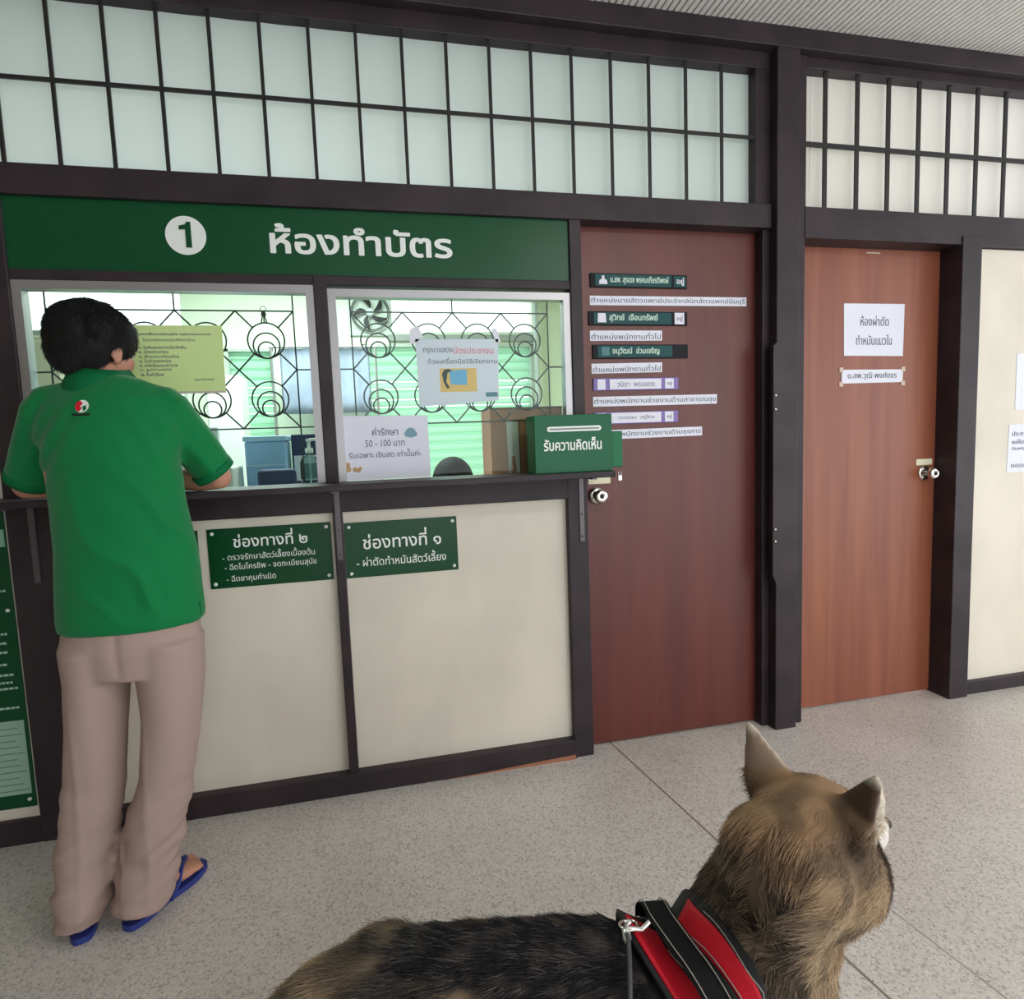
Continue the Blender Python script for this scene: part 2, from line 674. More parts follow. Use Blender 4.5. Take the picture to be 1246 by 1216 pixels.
# windows over the counter
for nm, x0, x1, z0, z1 in (('window_1', -1.036, -0.149, 1.125, 1.808), ('window_2', -0.104, 0.762, 1.125, 1.797)):
    wo = bpy.data.objects.new(nm, None); COL.objects.link(wo); wo.location = ((x0 + x1) / 2, 0.02, z0); wo['kind'] = 'structure'
    t = 0.026
    bm = BM()
    prism(bm, [(x0, z0), (x0, z1), (x0 + t, z1 - t), (x0 + t, z0)], -0.006, 0.04)
    prism(bm, [(x1, z0), (x1, z1), (x1 - t, z1 - t), (x1 - t, z0)], -0.006, 0.04)
    prism(bm, [(x0, z1), (x1, z1), (x1 - t, z1 - t), (x0 + t, z1 - t)], -0.006, 0.04)
    box(bm, x0 + t, x1 - t, 0.0, 0.03, z0, z0 + 0.012)
    bmesh.ops.recalc_face_normals(bm, faces=bm.faces)
    obj('window_frame', bm, MT['alu'], wo)
    bm = BM(); box(bm, x0 + 0.02, x1 - 0.02, 0.016, 0.020, z0, z1 - 0.02); obj('glass_pane', bm, MT['glass'], wo)

# transoms
def transom(nm, x0, x1, z0, z1, bars, zb, gm, bw):
    wo = bpy.data.objects.new(nm, None); COL.objects.link(wo); wo.location = ((x0 + x1) / 2, 0.03, z0); wo['kind'] = 'structure'
    # each pane is a slightly bowed sheet of frosted glass between the bars
    bm = BM()
    edges = [x0] + [v for v in bars if x0 < v < x1] + [x1]
    for a, b in zip(edges, edges[1:]):
        n = 6
        lo = [bm.verts.new((a + (b - a) * k / n, 0.040 + 0.002 * (1 - (2 * k / n - 1) ** 2), z0)) for k in range(n + 1)]
        hi = [bm.verts.new((v.co.x, v.co.y, z1)) for v in lo]
        for k in range(n):
            f = bm.faces.new((lo[k], lo[k + 1], hi[k + 1], hi[k])); f.smooth = True
    obj('frosted_pane', bm, gm, wo)
    bm = BM()
    for v in bars:
        if x0 < v < x1:
            box(bm, v - bw, v + bw, 0.002, 0.010, z0 - 0.01, z1 + 0.02)
    box(bm, x0, x1, 0.000, 0.008, zb - bw * 1.1, zb + bw * 1.1)
    obj('bar_grid', bm, MT['bar'], wo)


transom('window_3', -3.2, 1.54, 2.147, 2.70, [-0.8695 + 0.1513 * k for k in range(-15, 16)], 2.403, MT['frost'], 0.0055)
transom('window_4', 1.768, 6.5, 2.147, 2.70, [1.864 + 0.1513 * k for k in range(30)], 2.395, MT['frost2'], 0.0085)
bm = BM(); tube(bm, [(1.815, 0.028, 2.66), (1.812, 0.026, 2.40), (1.811, 0.026, 2.22)], 0.0025, 6)
o = obj('pull_cord', bm, MT['white']); setp(o, 'thin white cord hanging inside the first pane of the transom over the brown door', 'cord')

# doors
def door(nm, x0, x1, z1, y, material):
    d = bpy.data.objects.new(nm, None); COL.objects.link(d); d.location = ((x0 + x1) / 2, y, 0); d['kind'] = 'structure'
    bm = BM(); box(bm, x0, x1, y, y + 0.04, 0.008, z1, bevel=0.002)
    obj('door_leaf', bm, material, d)
    return d


def knob(d, x, y, z, dirv):
    h = bpy.data.objects.new('door_handle', None); COL.objects.link(h); h.parent = d
    h.location = Vector((x, y, z)) - d.location
    bm = BM(); lathe(bm, (x, y, z), (0, -1, 0), [(0, 0.033), (0.004, 0.034), (0.008, 0.030), (0.011, 0.016)]); obj('rose', bm, MT['steel'], h, True)
    bm = BM(); lathe(bm, (x, y, z), dirv, [(0.008, 0.012), (0.030, 0.011), (0.036, 0.020), (0.044, 0.0265), (0.056, 0.0275), (0.064, 0.024), (0.066, 0.012), (0.063, 0.008)]); obj('knob', bm, MT['steel'], h, True)
    bm = BM(); c = Vector((x, y, z)) + Vector(dirv).normalized() * 0.0625
    lathe(bm, c, dirv, [(0, 0.0075), (0.004, 0.007), (0.0045, 0.001)]); obj('key_cylinder', bm, MT['bar'], h, True)


d1 = door('door_1', 0.806, 1.578, 2.058, 0.05, MT['door1'])
knob(d1, 0.868, 0.05, 1.032, (0, -1, 0))
bm = BM(); box(bm, 0.835, 0.928, 0.046, 0.05, 1.077, 1.105, bevel=0.001); obj('tape_sticker', bm, MT['sticker'], d1)
d2 = door('door_2', 1.756, 2.533, 2.027, 0.083, MT['door2'])
knob(d2, 2.472, 0.083, 1.042, (0, -1, 0))
bm = BM(); box(bm, 2.427, 2.515, 0.079, 0.083, 1.078, 1.106, bevel=0.001); obj('tape_sticker', bm, MT['sticker'], d2)
bm = BM(); box(bm, 2.14, 2.212, 0.081, 0.083, 2.006, 2.012); obj('tape_strip', bm, MT['tape'], d2)
# dark casing over the door's hinge side
ch = thing('hinge_cover', 'long dark casing screwed to the post on the hinge side of the red brown door', 'casing', (1.605, -0.05, 0.64))
bm = BM(); prism(bm, [(1.584, 0.67), (1.600, 0.635), (1.640, 0.63), (1.645, 1.605), (1.604, 1.612), (1.584, 1.595)], -0.060, -0.046)
bmesh.ops.recalc_face_normals(bm, faces=bm.faces); obj('cover_plate', bm, FR, ch)
for z in (1.40, 1.345, 0.86, 0.81):
    bm = BM(); lathe(bm, (1.594, -0.060, z), (0, -1, 0), [(0, 0.006), (0.003, 0.005), (0.004, 0.001)], 10); obj('screw', bm, MT['steel'], ch, True)

# ------------------------------------------------------------------ counter shelf
cs = thing('counter_shelf', 'dark wooden counter shelf running under both service windows', 'counter', (-0.15, -0.1, 1.117))
bm = BM(); box(bm, -1.6, 0.853, -0.19, 0.0, 1.117, 1.139, bevel=0.003); obj('shelf_board', bm, FR, cs)
for x in (-1.045, -0.116, 0.782):
    bm = BM()
    box(bm, x - 0.009, x + 0.009, -0.020, -0.0145, 0.865, 1.115)
    box(bm, x - 0.009, x + 0.009, -0.165, -0.016, 1.1105, 1.116)
    for k in (0.885, 0.97):
        lathe(bm, (x, -0.020, k), (0, -1, 0), [(0, 0.005), (0.002, 0.004), (0.003, 0.001)], 8)
    obj('bracket', bm, mat('grey_steel_bracket', (96, 90, 94), 0.4, metal=0.6), cs)

# ------------------------------------------------------------------ signs
def plaque(name, label, cat, x0, x1, z0, z1, y, material, th=0.004, group=None, screws=None):
    t = thing(name, label, cat, ((x0 + x1) / 2, y, z0), group)
    bm = BM(); box(bm, x0, x1, y - th, y, z0, z1, bevel=0.001); obj('sign_panel', bm, material, t)
    if screws:
        for sx in (x0 + screws, x1 - screws):
            for sz in (z0 + screws, z1 - screws):
                bm = BM(); lathe(bm, (sx, y - th, sz), (0, -1, 0), [(0, 0.0065), (0.003, 0.006), (0.005, 0.003), (0.0055, 0.0005)], 14)
                obj('screw_cap', bm, MT['white'], t, True)
    return t


hs = thing('header_sign', 'long green header sign numbered 1 above the two service windows', 'sign', (-0.137, -0.004, 1.838))
bm = BM(); box(bm, -1.036, 0.762, -0.004, 0.01, 1.838, 2.057); obj('sign_panel', bm, MT['green'], hs)
bm = BM(); lathe(bm, (-0.5305, -0.004, 1.956), (0, -1, 0), [(0, 0.0605), (0.002, 0.0605), (0.0021, 0.05)], 48); obj('number_disc', bm, MT['white'], hs)
bm = BM(); prism(bm, [(-0.531, 1.918), (-0.514, 1.918), (-0.514, 1.998), (-0.526, 1.998), (-0.530, 1.990), (-0.549, 1.985), (-0.549, 1.973), (-0.531, 1.975)], -0.0085, -0.006)
bmesh.ops.recalc_face_normals(bm, faces=bm.faces); obj('numeral', bm, MT['green'], hs)
lettering('lettering', 'ห้องทำบัตร', -0.277, 0.331, 1.957, 0.098, -0.004, MT['white'], hs, bold=0.022)

s2 = plaque('channel_sign', 'green service channel sign with four lines of writing left of the middle post', 'sign', -0.549, -0.144, 0.792, 0.998, 0.014, MT['green2'], screws=0.016)
lettering('lettering', 'ช่องทางที่ ๒', -0.467, -0.225, 0.958, 0.056, 0.010, MT['white'], s2, bold=0.010)
lettering('lettering', '- ตรวจรักษาสัตว์เลี้ยงเบื้องต้น', -0.505, -0.203, 0.902, 0.029, 0.010, MT['white'], s2)
lettering('lettering', '- ฉีดไมโครชิพ - จดทะเบียนสุนัข', -0.500, -0.200, 0.862, 0.029, 0.010, MT['white'], s2)
lettering('lettering', '- ฉีดยาคุมกำเนิด', -0.497, -0.338, 0.821, 0.028, 0.010, MT['white'], s2)
s1 = plaque('channel_sign', 'green service channel sign with two lines of writing right of the middle post', 'sign', -0.099, 0.303, 0.790, 0.990, 0.014, MT['green2'], screws=0.016)
lettering('lettering', 'ช่องทางที่ ๑', -0.037, 0.243, 0.924, 0.066, 0.010, MT['white'], s1, bold=0.010)
lettering('lettering', '- ผ่าตัดทำหมันสัตว์เลี้ยง', -0.063, 0.258, 0.850, 0.041, 0.010, MT['white'], s1, bold=0.006)
s3 = plaque('channel_sign', 'green service channel sign mostly hidden behind the man in the green shirt', 'sign', -0.98, -0.577, 0.794, 0.997, 0.014, MT['green2'], screws=0.016)

ib = plaque('price_board', 'tall green information board with a pale table at the left edge', 'sign', -1.62, -1.132, 0.118, 1.10, 0.012, MT['green'], th=0.004)
bm = BM(); box(bm, -1.60, -1.142, 0.0065, 0.008, 0.165, 0.415); obj('price_table', bm, mat('pale_mint_print', (150, 184, 166), 0.5), ib)
bm = BM()
for k in range(11):
    box(bm, -1.58, -1.148 - 0.012 * (k % 3), 0.0058, 0.0065, 0.178 + k * 0.021, 0.1805 + k * 0.021)
for x in (-1.45, -1.25):
    box(bm, x, x + 0.003, 0.0058, 0.0065, 0.17, 0.41)
obj('table_lines', bm, mat('grey_green_print', (92, 122, 108), 0.6), ib)
bm = BM()
for z, xr in ((0.95, -1.16), (0.84, -1.15), (0.70, -1.16), (0.67, -1.165), (0.64, -1.165), (0.60, -1.17), (0.565, -1.155), (0.54, -1.16), (0.52, -1.135 - 0.012), (0.455, -1.150)):
    xx = xr
    for k in range(12):
        ln = 0.006 + 0.008 * random.random()
        box(bm, xx - ln, xx, 0.0068, 0.0078, z, z + 0.007)
        xx -= ln + 0.003
obj('small_print', bm, mat('mint_print', (170, 206, 186), 0.6), ib)
bm = BM(); box(bm, -1.60, -1.137, 0.0068, 0.008, 0.985, 1.04); obj('pale_heading', bm, mat('pale_mint_print_light', (140, 190, 165), 0.6), ib)
for z in (0.145, 0.78):
    bm = BM(); lathe(bm, (-1.150, 0.008, z), (0, -1, 0), [(0, 0.0065), (0.003, 0.006), (0.005, 0.003)], 14); obj('screw_cap', bm, MT['white'], ib, True)


def sheet(name, label, cat, corners, y, material, th=0.0012, group=None, part='sheet'):
    """a thin rectangle given by its four corners (x, z): upper left, upper right, lower right, lower left"""
    cx = sum(c[0] for c in corners) / 4
    t = thing(name, label, cat, (cx, y, min(c[1] for c in corners)), group)
    bm = BM(); prism(bm, corners, y - th, y)
    bmesh.ops.recalc_face_normals(bm, faces=bm.faces)
    obj(part, bm, material, t)
    return t


# ------------------------------------------------------------------ name plates and strips on the red-brown door
YD = 0.05
G1 = 'name plates on the red brown door'
G2 = 'paper title strips on the red brown door'


def name_plate(label, x0, x1, z0, z1, style, text, icon, tail):
    t = thing('name_plate', label, 'name plate', ((x0 + x1) / 2, YD, z0), G1)
    outer = MT['plate_black'] if style == 'teal' else MT['plate_violet']
    inner = MT['plate_teal'] if style == 'teal' else MT['plate_white']
    bm = BM(); box(bm, x0, x1, YD - 0.007, YD, z0, z1, bevel=0.0015); obj('holder', bm, outer, t)
    w_ = x1 - x0
    h_ = z1 - z0
    yf = YD - 0.007
    if style == 'teal':
        xa, xb = x0 + 0.05 * w_, x0 + 0.83 * w_
        bm = BM(); box(bm, xa, xb, yf - 0.0015, yf, z0 + 0.1 * h_, z1 - 0.08 * h_); obj('name_card', bm, inner, t)
        yt = yf - 0.0015
        if icon == 'flask':
            bm = BM(); prism(bm, [(x0 + 0.085 * w_, z0 + 0.22 * h_), (x0 + 0.17 * w_, z0 + 0.22 * h_), (x0 + 0.165 * w_, z0 + 0.5 * h_), (x0 + 0.14 * w_, z0 + 0.6 * h_), (x0 + 0.14 * w_, z0 + 0.82 * h_), (x0 + 0.115 * w_, z0 + 0.82 * h_), (x0 + 0.115 * w_, z0 + 0.6 * h_), (x0 + 0.09 * w_, z0 + 0.5 * h_)], yt - 0.001, yt)
            bmesh.ops.recalc_face_normals(bm, faces=bm.faces); obj('emblem', bm, MT['plate_white'], t)
        elif icon == 'white':
            bm = BM(); prism(bm, [(x0 + 0.085 * w_, z0 + 0.2 * h_), (x0 + 0.17 * w_, z0 + 0.2 * h_), (x0 + 0.165 * w_, z0 + 0.86 * h_), (x0 + 0.09 * w_, z0 + 0.86 * h_)], yt - 0.001, yt)
            bmesh.ops.recalc_face_normals(bm, faces=bm.faces); obj('emblem', bm, MT['plate_white'], t)
        else:
            bm = BM(); box(bm, x0 + 0.09 * w_, x0 + 0.17 * w_, yt - 0.001, yt, z0 + 0.22 * h_, z0 + 0.82 * h_); obj('emblem', bm, mat('faded_teal_square', (66, 120, 122), 0.5), t)
        lettering('lettering', text, x0 + 0.2 * w_, x0 + (0.80 if icon == 'flask' else 0.69) * w_, z0 + 0.52 * h_, 0.62 * h_, yt, mat('plate_lettering', (196, 222, 206), 0.5), t, bold=0.02, thick=0.001)
        if tail == 'on':
            bm = BM(); box(bm, x0 + 0.86 * w_, x0 + 0.985 * w_, yf - 0.0012, yf, z0 + 0.12 * h_, z1 - 0.1 * h_); obj('status_slider', bm, MT['plate_teal'], t)
            lettering('status_lettering', 'อยู่', x0 + 0.885 * w_, x0 + 0.965 * w_, z0 + 0.5 * h_, 0.6 * h_, yf - 0.0012, MT['plate_white'], t, bold=0.02, thick=0.001)
        elif tail == 'card':
            bm = BM(); box(bm, x0 + 0.865 * w_, x0 + 0.965 * w_, yf - 0.0012, yf, z0 + 0.1 * h_, z1 - 0.06 * h_); obj('status_slider', bm, MT['plate_white'], t)
            lettering('status_lettering', 'อยู่', x0 + 0.885 * w_, x0 + 0.945 * w_, z0 + 0.5 * h_, 0.45 * h_, yf - 0.0012, MT['ink'], t, thick=0.001)
    else:
        for a, b, pn in ((0.045, 0.135, 'emblem'), (0.185, 0.79, 'name_card'), (0.835, 0.94, 'status_slider')):
            bm = BM(); box(bm, x0 + a * w_, x0 + b * w_, yf - 0.0015, yf, z0 + 0.08 * h_, z1 - 0.08 * h_); obj(pn, bm, MT['plate_white'], t)
        lettering('lettering', text, x0 + 0.27 * w_, x0 + 0.71 * w_, z0 + 0.5 * h_, 0.42 * h_, yf - 0.0015, mat('faded_ink', (128, 134, 150), 0.7), t, thick=0.001)
        lettering('status_lettering', 'อยู่', x0 + 0.86 * w_, x0 + 0.915 * w_, z0 + 0.5 * h_, 0.4 * h_, yf - 0.0015, MT['ink'], t, thick=0.001)


def title_strip(label, x0, x1, z0, z1, text, dz=0.0, notch=None):
    c = [(x0, z1), (x1, z1 + dz), (x1, z0 + dz), (x0, z0)]
    t = sheet('title_strip', label, 'paper strip', c, YD, MT['paper'], group=G2)
    lettering('lettering', text, x0 + 0.005, x1 - 0.006, (z0 + z1) / 2, (z1 - z0) * 0.74, YD - 0.0012, MT['ink'], t, slope=dz / (x1 - x0), thick=0.0008)


name_plate('topmost name plate on the red brown door, teal with a white flask emblem', 0.862, 1.268, 1.832, 1.885, 'teal', 'น.สพ. สุรเดช พรหมเกียรติพงษ์', 'flask', 'on')
title_strip('longest white title strip, just under the topmost teal name plate', 0.861, 1.536, 1.766, 1.801, 'ตำแหน่งนายสัตวแพทย์ประจำคลินิกสัตวแพทย์มีนบุรี', 0.003)
name_plate('second name plate from the top, teal with a white emblem and white status card', 0.852, 1.268, 1.689, 1.742, 'teal', 'สุวิทย์  เจือนทรัพย์', 'white', 'card')
title_strip('short white title strip between the second and third teal name plates', 0.858, 1.160, 1.631, 1.670, 'ตำแหน่งพนักงานทั่วไป', 0.001)
name_plate('third name plate from the top, teal with a faded square and black end', 0.865, 1.269, 1.562, 1.616, 'teal', 'อนุวัฒน์  อ่วมเจริญ', 'square', 'none')
title_strip('short white title strip right above the upper violet name plate', 0.861, 1.158, 1.506, 1.544, 'ตำแหน่งพนักงานทั่วไป', 0.003)
name_plate('upper violet name plate with a white card, fully in view', 0.865, 1.226, 1.440, 1.487, 'violet', 'วนิดา  พรมแดง', '', '')
title_strip('medium white title strip between the two violet name plates', 0.864, 1.400, 1.379, 1.417, 'ตำแหน่งพนักงานช่วยงานด้านสาธารณสุข', 0.000)
name_plate('lower violet name plate, its left end behind the green suggestion box', 0.865, 1.223, 1.309, 1.356, 'violet', 'วรวรรณ  อยู่ไทย', '', '')
title_strip('lowest white title strip, partly hidden by the green suggestion box', 0.863, 1.332, 1.250, 1.286, 'ตำแหน่งพนักงานช่วยงานด้านธุรการ', 0.002)

# papers on the brown door and the cream wall
p = sheet('paper_notice', 'white paper notice with two lines taped high on the brown door', 'notice', [(2.030, 1.794), (2.345, 1.795), (2.341, 1.569), (2.034, 1.572)], 0.082, MT['paper'])
lettering('lettering', 'ห้องผ่าตัด', 2.115, 2.262, 1.722, 0.044, 0.0808, MT['ink'], p)
lettering('lettering', 'ทำหมันแมวใน', 2.095, 2.280, 1.640, 0.044, 0.0808, MT['ink'], p)
p = sheet('paper_notice', 'narrow white paper strip taped below the square notice on the brown door', 'notice', [(2.024, 1.512), (2.345, 1.511), (2.342, 1.455), (2.024, 1.453)], 0.082, MT['paper'])
lettering('lettering', 'น.สพ.วุฒิ พงศ์ขจร', 2.055, 2.310, 1.483, 0.034, 0.0808, MT['ink'], p)
for a, b in ((2.012, 2.032), (2.335, 2.356)):
    for c, d in ((1.502, 1.522), (1.440, 1.460)):
        bm = BM(); box(bm, a, b, 0.0803, 0.0808, c, d); obj('tape', bm, MT['tape'], p)
p = sheet('paper_notice', 'white paper at the right edge, the upper one on the cream wall', 'notice', [(2.897, 1.567), (3.11, 1.567), (3.11, 1.316), (2.897, 1.312)], 0.0135, MT['paper'])
p = sheet('paper_notice', 'white printed paper on the cream wall, the lower one at the right edge', 'notice', [(2.868, 1.246), (3.08, 1.248), (3.08, 1.025), (2.862, 1.028)], 0.0135, MT['paper'])
for k, (z, tx) in enumerate(((1.205, 'ประกาศ'), (1.168, 'งดให้บริการ'), (1.135, 'วันหยุด'), (1.06, 'ขออภัย'))):
    lettering('lettering', tx, 2.885, 2.885 + 0.10 + 0.02 * (k % 2), z, 0.022, 0.0123, MT['ink'], p)

# ------------------------------------------------------------------ notices on the windows (stuck to the glass, inside)
p = sheet('window_notice', 'lime green paper notice stuck in the left service window', 'notice', [(-0.800, 1.676), (-0.449, 1.676), (-0.452, 1.462), (-0.800, 1.462)], 0.0150, MT['lime'])
lettering('lettering', 'เอกสารประกอบการขึ้นทะเบียนสุนัข กรุงเทพมหานคร', -0.78, -0.485, 1.648, 0.013, 0.0138, MT['ink'], p, bold=0.02, thick=0.0006)
lettering('lettering', 'โปรดเตรียมหลักฐานให้ครบถ้วน', -0.69, -0.535, 1.629, 0.013, 0.0138, MT['ink'], p, thick=0.0006)
for k, tx in enumerate(('๑. ใบรับรองการฉีดวัคซีน', '๒. บัตรประชาชน', '๓. สำเนาทะเบียนบ้าน', '๔. ใบรับรองหมัน', '๕. หนังสือมอบอำนาจ', '๖. รูปถ่ายสุนัข', '๗. ใบคำร้อง')):
    lettering('lettering', tx, -0.705, -0.705 + 0.0062 * len(tx), 1.606 - 0.0145 * k, 0.0115, 0.0138, MT['ink'], p, bold=0.01, thick=0.0006)
lettering('lettering', 'กลุ่มงานสัตวแพทย์', -0.545, -0.485, 1.500, 0.012, 0.0138, MT['ink'], p, thick=0.0006)
bm = BM(); box(bm, -0.60, -0.452, 0.0140, 0.0150, 1.455, 1.462); obj('clear_pocket_edge', bm, MT['clear'], p)

p = sheet('window_notice', 'pale notice with a small colour picture in the right service window', 'notice', [(0.186, 1.632), (0.488, 1.632), (0.482, 1.409), (0.190, 1.393)], 0.0150, mat('pale_blue_paper', (206, 220, 228), 0.6))
lettering('lettering', 'กรุณาแสดง', 0.212, 0.318, 1.590, 0.022, 0.0138, MT['ink'], p, thick=0.0006)
lettering('lettering', 'บัตรประชาชน', 0.322, 0.468, 1.592, 0.024, 0.0138, MT['pink_ink'], p, bold=0.01, thick=0.0006)
lettering('lettering', 'ด้วยเครื่องมือวิธีเรียกขาน', 0.226, 0.480, 1.556, 0.022, 0.0138, MT['ink'], p, thick=0.0006)
bm = BM(); box(bm, 0.268, 0.402, 0.0134, 0.0138, 1.444, 1.528, mi=0); obj('picture_ground', bm, mat('ochre_print', (216, 190, 120), 0.6), p)
bm = BM(); prism(bm, [(0.302, 1.520), (0.366, 1.524), (0.366, 1.468), (0.306, 1.470)], 0.0129, 0.0134); bmesh.ops.recalc_face_normals(bm, faces=bm.faces); obj('picture_card', bm, mat('sky_blue_print', (110, 180, 214), 0.6), p)
bm = BM(); prism(bm, [(0.276, 1.508), (0.285, 1.524), (0.300, 1.526), (0.313, 1.520), (0.296, 1.512), (0.290, 1.480), (0.302, 1.458), (0.292, 1.456), (0.281, 1.478)], 0.0124, 0.0129); bmesh.ops.recalc_face_normals(bm, faces=bm.faces); obj('picture_figure', bm, mat('dark_teal_print', (60, 84, 84), 0.6), p)
bm = BM(); box(bm, 0.434, 0.478, 0.0134, 0.0138, 1.424, 1.440); obj('small_stamp', bm, mat('teal_stamp', (90, 140, 150), 0.6), p)
bm = BM()
prism(bm, [(0.168, 1.665), (0.198, 1.682), (0.214, 1.640), (0.190, 1.622), (0.166, 1.612)], 0.0138, 0.0145)
bmesh.ops.recalc_face_normals(bm, faces=bm.faces); obj('tape', bm, MT['paper'], p)
bm = BM()
prism(bm, [(0.462, 1.668), (0.482, 1.672), (0.498, 1.618), (0.480, 1.622)], 0.0138, 0.0145)
bmesh.ops.recalc_face_normals(bm, faces=bm.faces); obj('tape', bm, MT['paper'], p)

p = sheet('window_notice', 'white price notice low in the left corner of the right service window', 'notice', [(-0.093, 1.368), (0.216, 1.362), (0.218, 1.140), (-0.099, 1.140)], 0.0150, MT['paper'])
lettering('lettering', 'ค่ารักษา', 0.018, 0.108, 1.310, 0.030, 0.0138, MT['ink'], p, bold=0.01, thick=0.0006)
lettering('lettering', '50 - 100 บาท', -0.008, 0.130, 1.268, 0.024, 0.0138, MT['ink'], p, thick=0.0006)
lettering('lettering', 'รับเฉพาะ เงินสด เท่านั้นค่ะ', -0.066, 0.186, 1.232, 0.028, 0.0138, MT['ink'], p, bold=0.006, thick=0.0006)
bm = BM(); lathe(bm, (0.153, 0.0138, 1.302), (0, -1, 0), [(0, 0.018), (0.0005, 0.018)], 20); lathe(bm, (0.141, 0.0138, 1.298), (0, -1, 0), [(0, 0.011), (0.0007, 0.011)], 16); lathe(bm, (0.166, 0.0138, 1.297), (0, -1, 0), [(0, 0.010), (0.0007, 0.010)], 16); obj('cloud_drawing', bm, mat('grey_blue_print', (120, 158, 176), 0.6), p)
bm = BM()
for x, z, r_ in ((-0.073, 1.196, 0.009), (-0.072, 1.180, 0.011), (-0.048, 1.178, 0.009), (-0.036, 1.174, 0.007), (-0.030, 1.182, 0.006)):
    lathe(bm, (x, 0.0138, z), (0, -1, 0), [(0, r_), (0.0006, r_)], 14)
obj('animal_drawing', bm, mat('ochre_drawing', (196, 160, 112), 0.6), p)

# ------------------------------------------------------------------ security grilles behind the glass
def grille(label, xs, mid, x_end, ztop, side):
    """diamond lattice between node columns xs with three nested rings in each cell"""
    g = thing('window_grille', label, 'grille', (sum(xs) / len(xs), 0.06, 1.139))
    zt, zm, zb = 1.733, 1.534, 1.335
    y = 0.055
    r = 0.0028
    bm = BM()

    def bar(x0, z0, x1, z1):
        tube(bm, [(x0, y, z0), (x1, y, z1)], r, 6)
    bar(xs[0], zt, xs[-1], zt)
    bar(xs[0], zb, xs[-1], zb)
    for x in (xs[0], xs[-1]):
        bar(x, 1.139, x, ztop)
    bar(mid, zt, mid, ztop)
    for x in x_end:
        bar(x[0], zm, x[1], zm)
        bar(x[0], zb, x[1], zb)
    cells = []
    for a, b in zip(xs, xs[1:]):
        cx = (a + b) / 2
        hw = (b - a) / 2
        for z0, z1 in ((zt, zm), (zm, zb)):
            cz = (z0 + z1) / 2
            cells.append((cx, cz))
            ro = 0.060
            L_ = math.hypot(hw, (z0 - z1) / 2)
            k = 1 - ro / L_
            for sx in (-1, 1):
                for zz in (z0, z1):
                    x0, z0_ = cx + sx * hw, zz
                    bar(x0, z0_, x0 + (cx - x0) * k, z0_ + (cz - z0_) * k)
    obj('bar_lattice', bm, MT['black_iron'], g)
    for cx, cz in cells:
        bm = BM()
        for rr in (0.060, 0.043, 0.028):
            n = 28
            c0 = cz - 0.060 + rr
            pts = [(cx + rr * sin(2 * pi * k / n), y, c0 + rr * cos(2 * pi * k / n)) for k in range(n + 1)]
            tube(bm, pts, r, 6, cap=False)
        obj('ring_ornament', bm, MT['black_iron'], g)


grille('black ring patterned security grille behind the left service window', [-0.225 - 0.1875 * k for k in range(4, -1, -1)], -0.6, [(-0.225, -0.13), (-1.05, -0.975)], 1.80, 0)
grille('black ring patterned security grille behind the right service window', [-0.033 + 0.1807 * k for k in range(5)], 0.3284, [(-0.12, -0.033), (0.69, 0.77)], 1.79, 1)

# ------------------------------------------------------------------ office behind the windows
bm = BM(); box(bm, -3.2, 2.4, 0.1, YB + 0.2, -0.1, 0.0); struct('floor_office', bm, MT['office_floor'])
bm = BM(); box(bm, -3.2, 2.4, 0.09, YB + 0.2, 2.75, 2.85); struct('ceiling_office', bm, MT['ceil'])
bm = BM(); box(bm, -3.3, -3.2, 0.1, YB + 0.2, 0, 2.75); struct('wall_office_left', bm, MT['office'])
bm = BM(); box(bm, 1.62, 1.70, 0.13, YB + 0.2, 0, 2.75); struct('wall_office_right', bm, mat('pale_yellow_paint', (236, 232, 190), 0.7))
# back wall with its openings
bm = BM()
y0, y1 = YB, YB + 0.12
xo = [(-3.2, -2.35, None), (-2.35, -1.24, [(2.13, 2.62), (1.05, 2.02)]), (-1.24, -0.97, None), (-0.97, -0.64, [(1.05, 2.0)]), (-0.64, -0.0, None), (-0.0, 0.235, [(1.0, 2.03)]), (0.235, 1.345, [(2.125, 2.62), (1.0, 2.03)]), (1.345, 1.62, None)]
for a, b, holes in xo:
    if not holes:
        box(bm, a, b, y0, y1, 0, 2.75)
        continue
    top = 2.75
    for h0, h1 in holes:
        box(bm, a, b, y0, y1, h1, top)
        top = h0
    box(bm, a, b, y0, y1, 0, top)
struct('wall_back', bm, MT['office'])


def louvre(nm, x0, x1, z0, z1, tilt=62):
    wo = bpy.data.objects.new(nm, None); COL.objects.link(wo); wo.location = ((x0 + x1) / 2, YB + 0.05, z0); wo['kind'] = 'structure'
    bm = BM()
    n = int((z1 - z0) / 0.066)
    for k in range(n):
        zc = z0 + (k + 0.5) * (z1 - z0) / n
        tt = tilt if k not in (n - 5, n - 7) else 35
        dz, dy = 0.041 * sin(R(tt)), 0.041 * cos(R(tt))
        a = Vector((0, dy, dz))
        nn = Vector((0, -a.z, a.y)).normalized() * 0.003
        vs = []
        for x in (x0 + 0.02, x1 - 0.02):
            for s, q in ((-1, -1), (1, -1), (1, 1), (-1, 1)):
                pt = Vector((x, YB + 0.06, zc)) + a * s + nn * q
                vs.append(bm.verts.new(pt))
        for q in ((0, 1, 2, 3), (7, 6, 5, 4), (0, 4, 5, 1), (1, 5, 6, 2), (2, 6, 7, 3), (3, 7, 4, 0)):
            bm.faces.new([vs[i] for i in q])
    obj('louvre_blades', bm, MT['louvre'], wo)
    bm = BM()
    for a, b in ((x0, x0 + 0.022), (x1 - 0.022, x1)):
        box(bm, a, b, YB - 0.005, YB + 0.12, z0, z1)
    box(bm, x0, x1, YB - 0.005, YB + 0.12, z1 - 0.02, z1)
    obj('louvre_frame', bm, mat('pale_louvre_frame', (190, 200, 190), 0.5), wo)


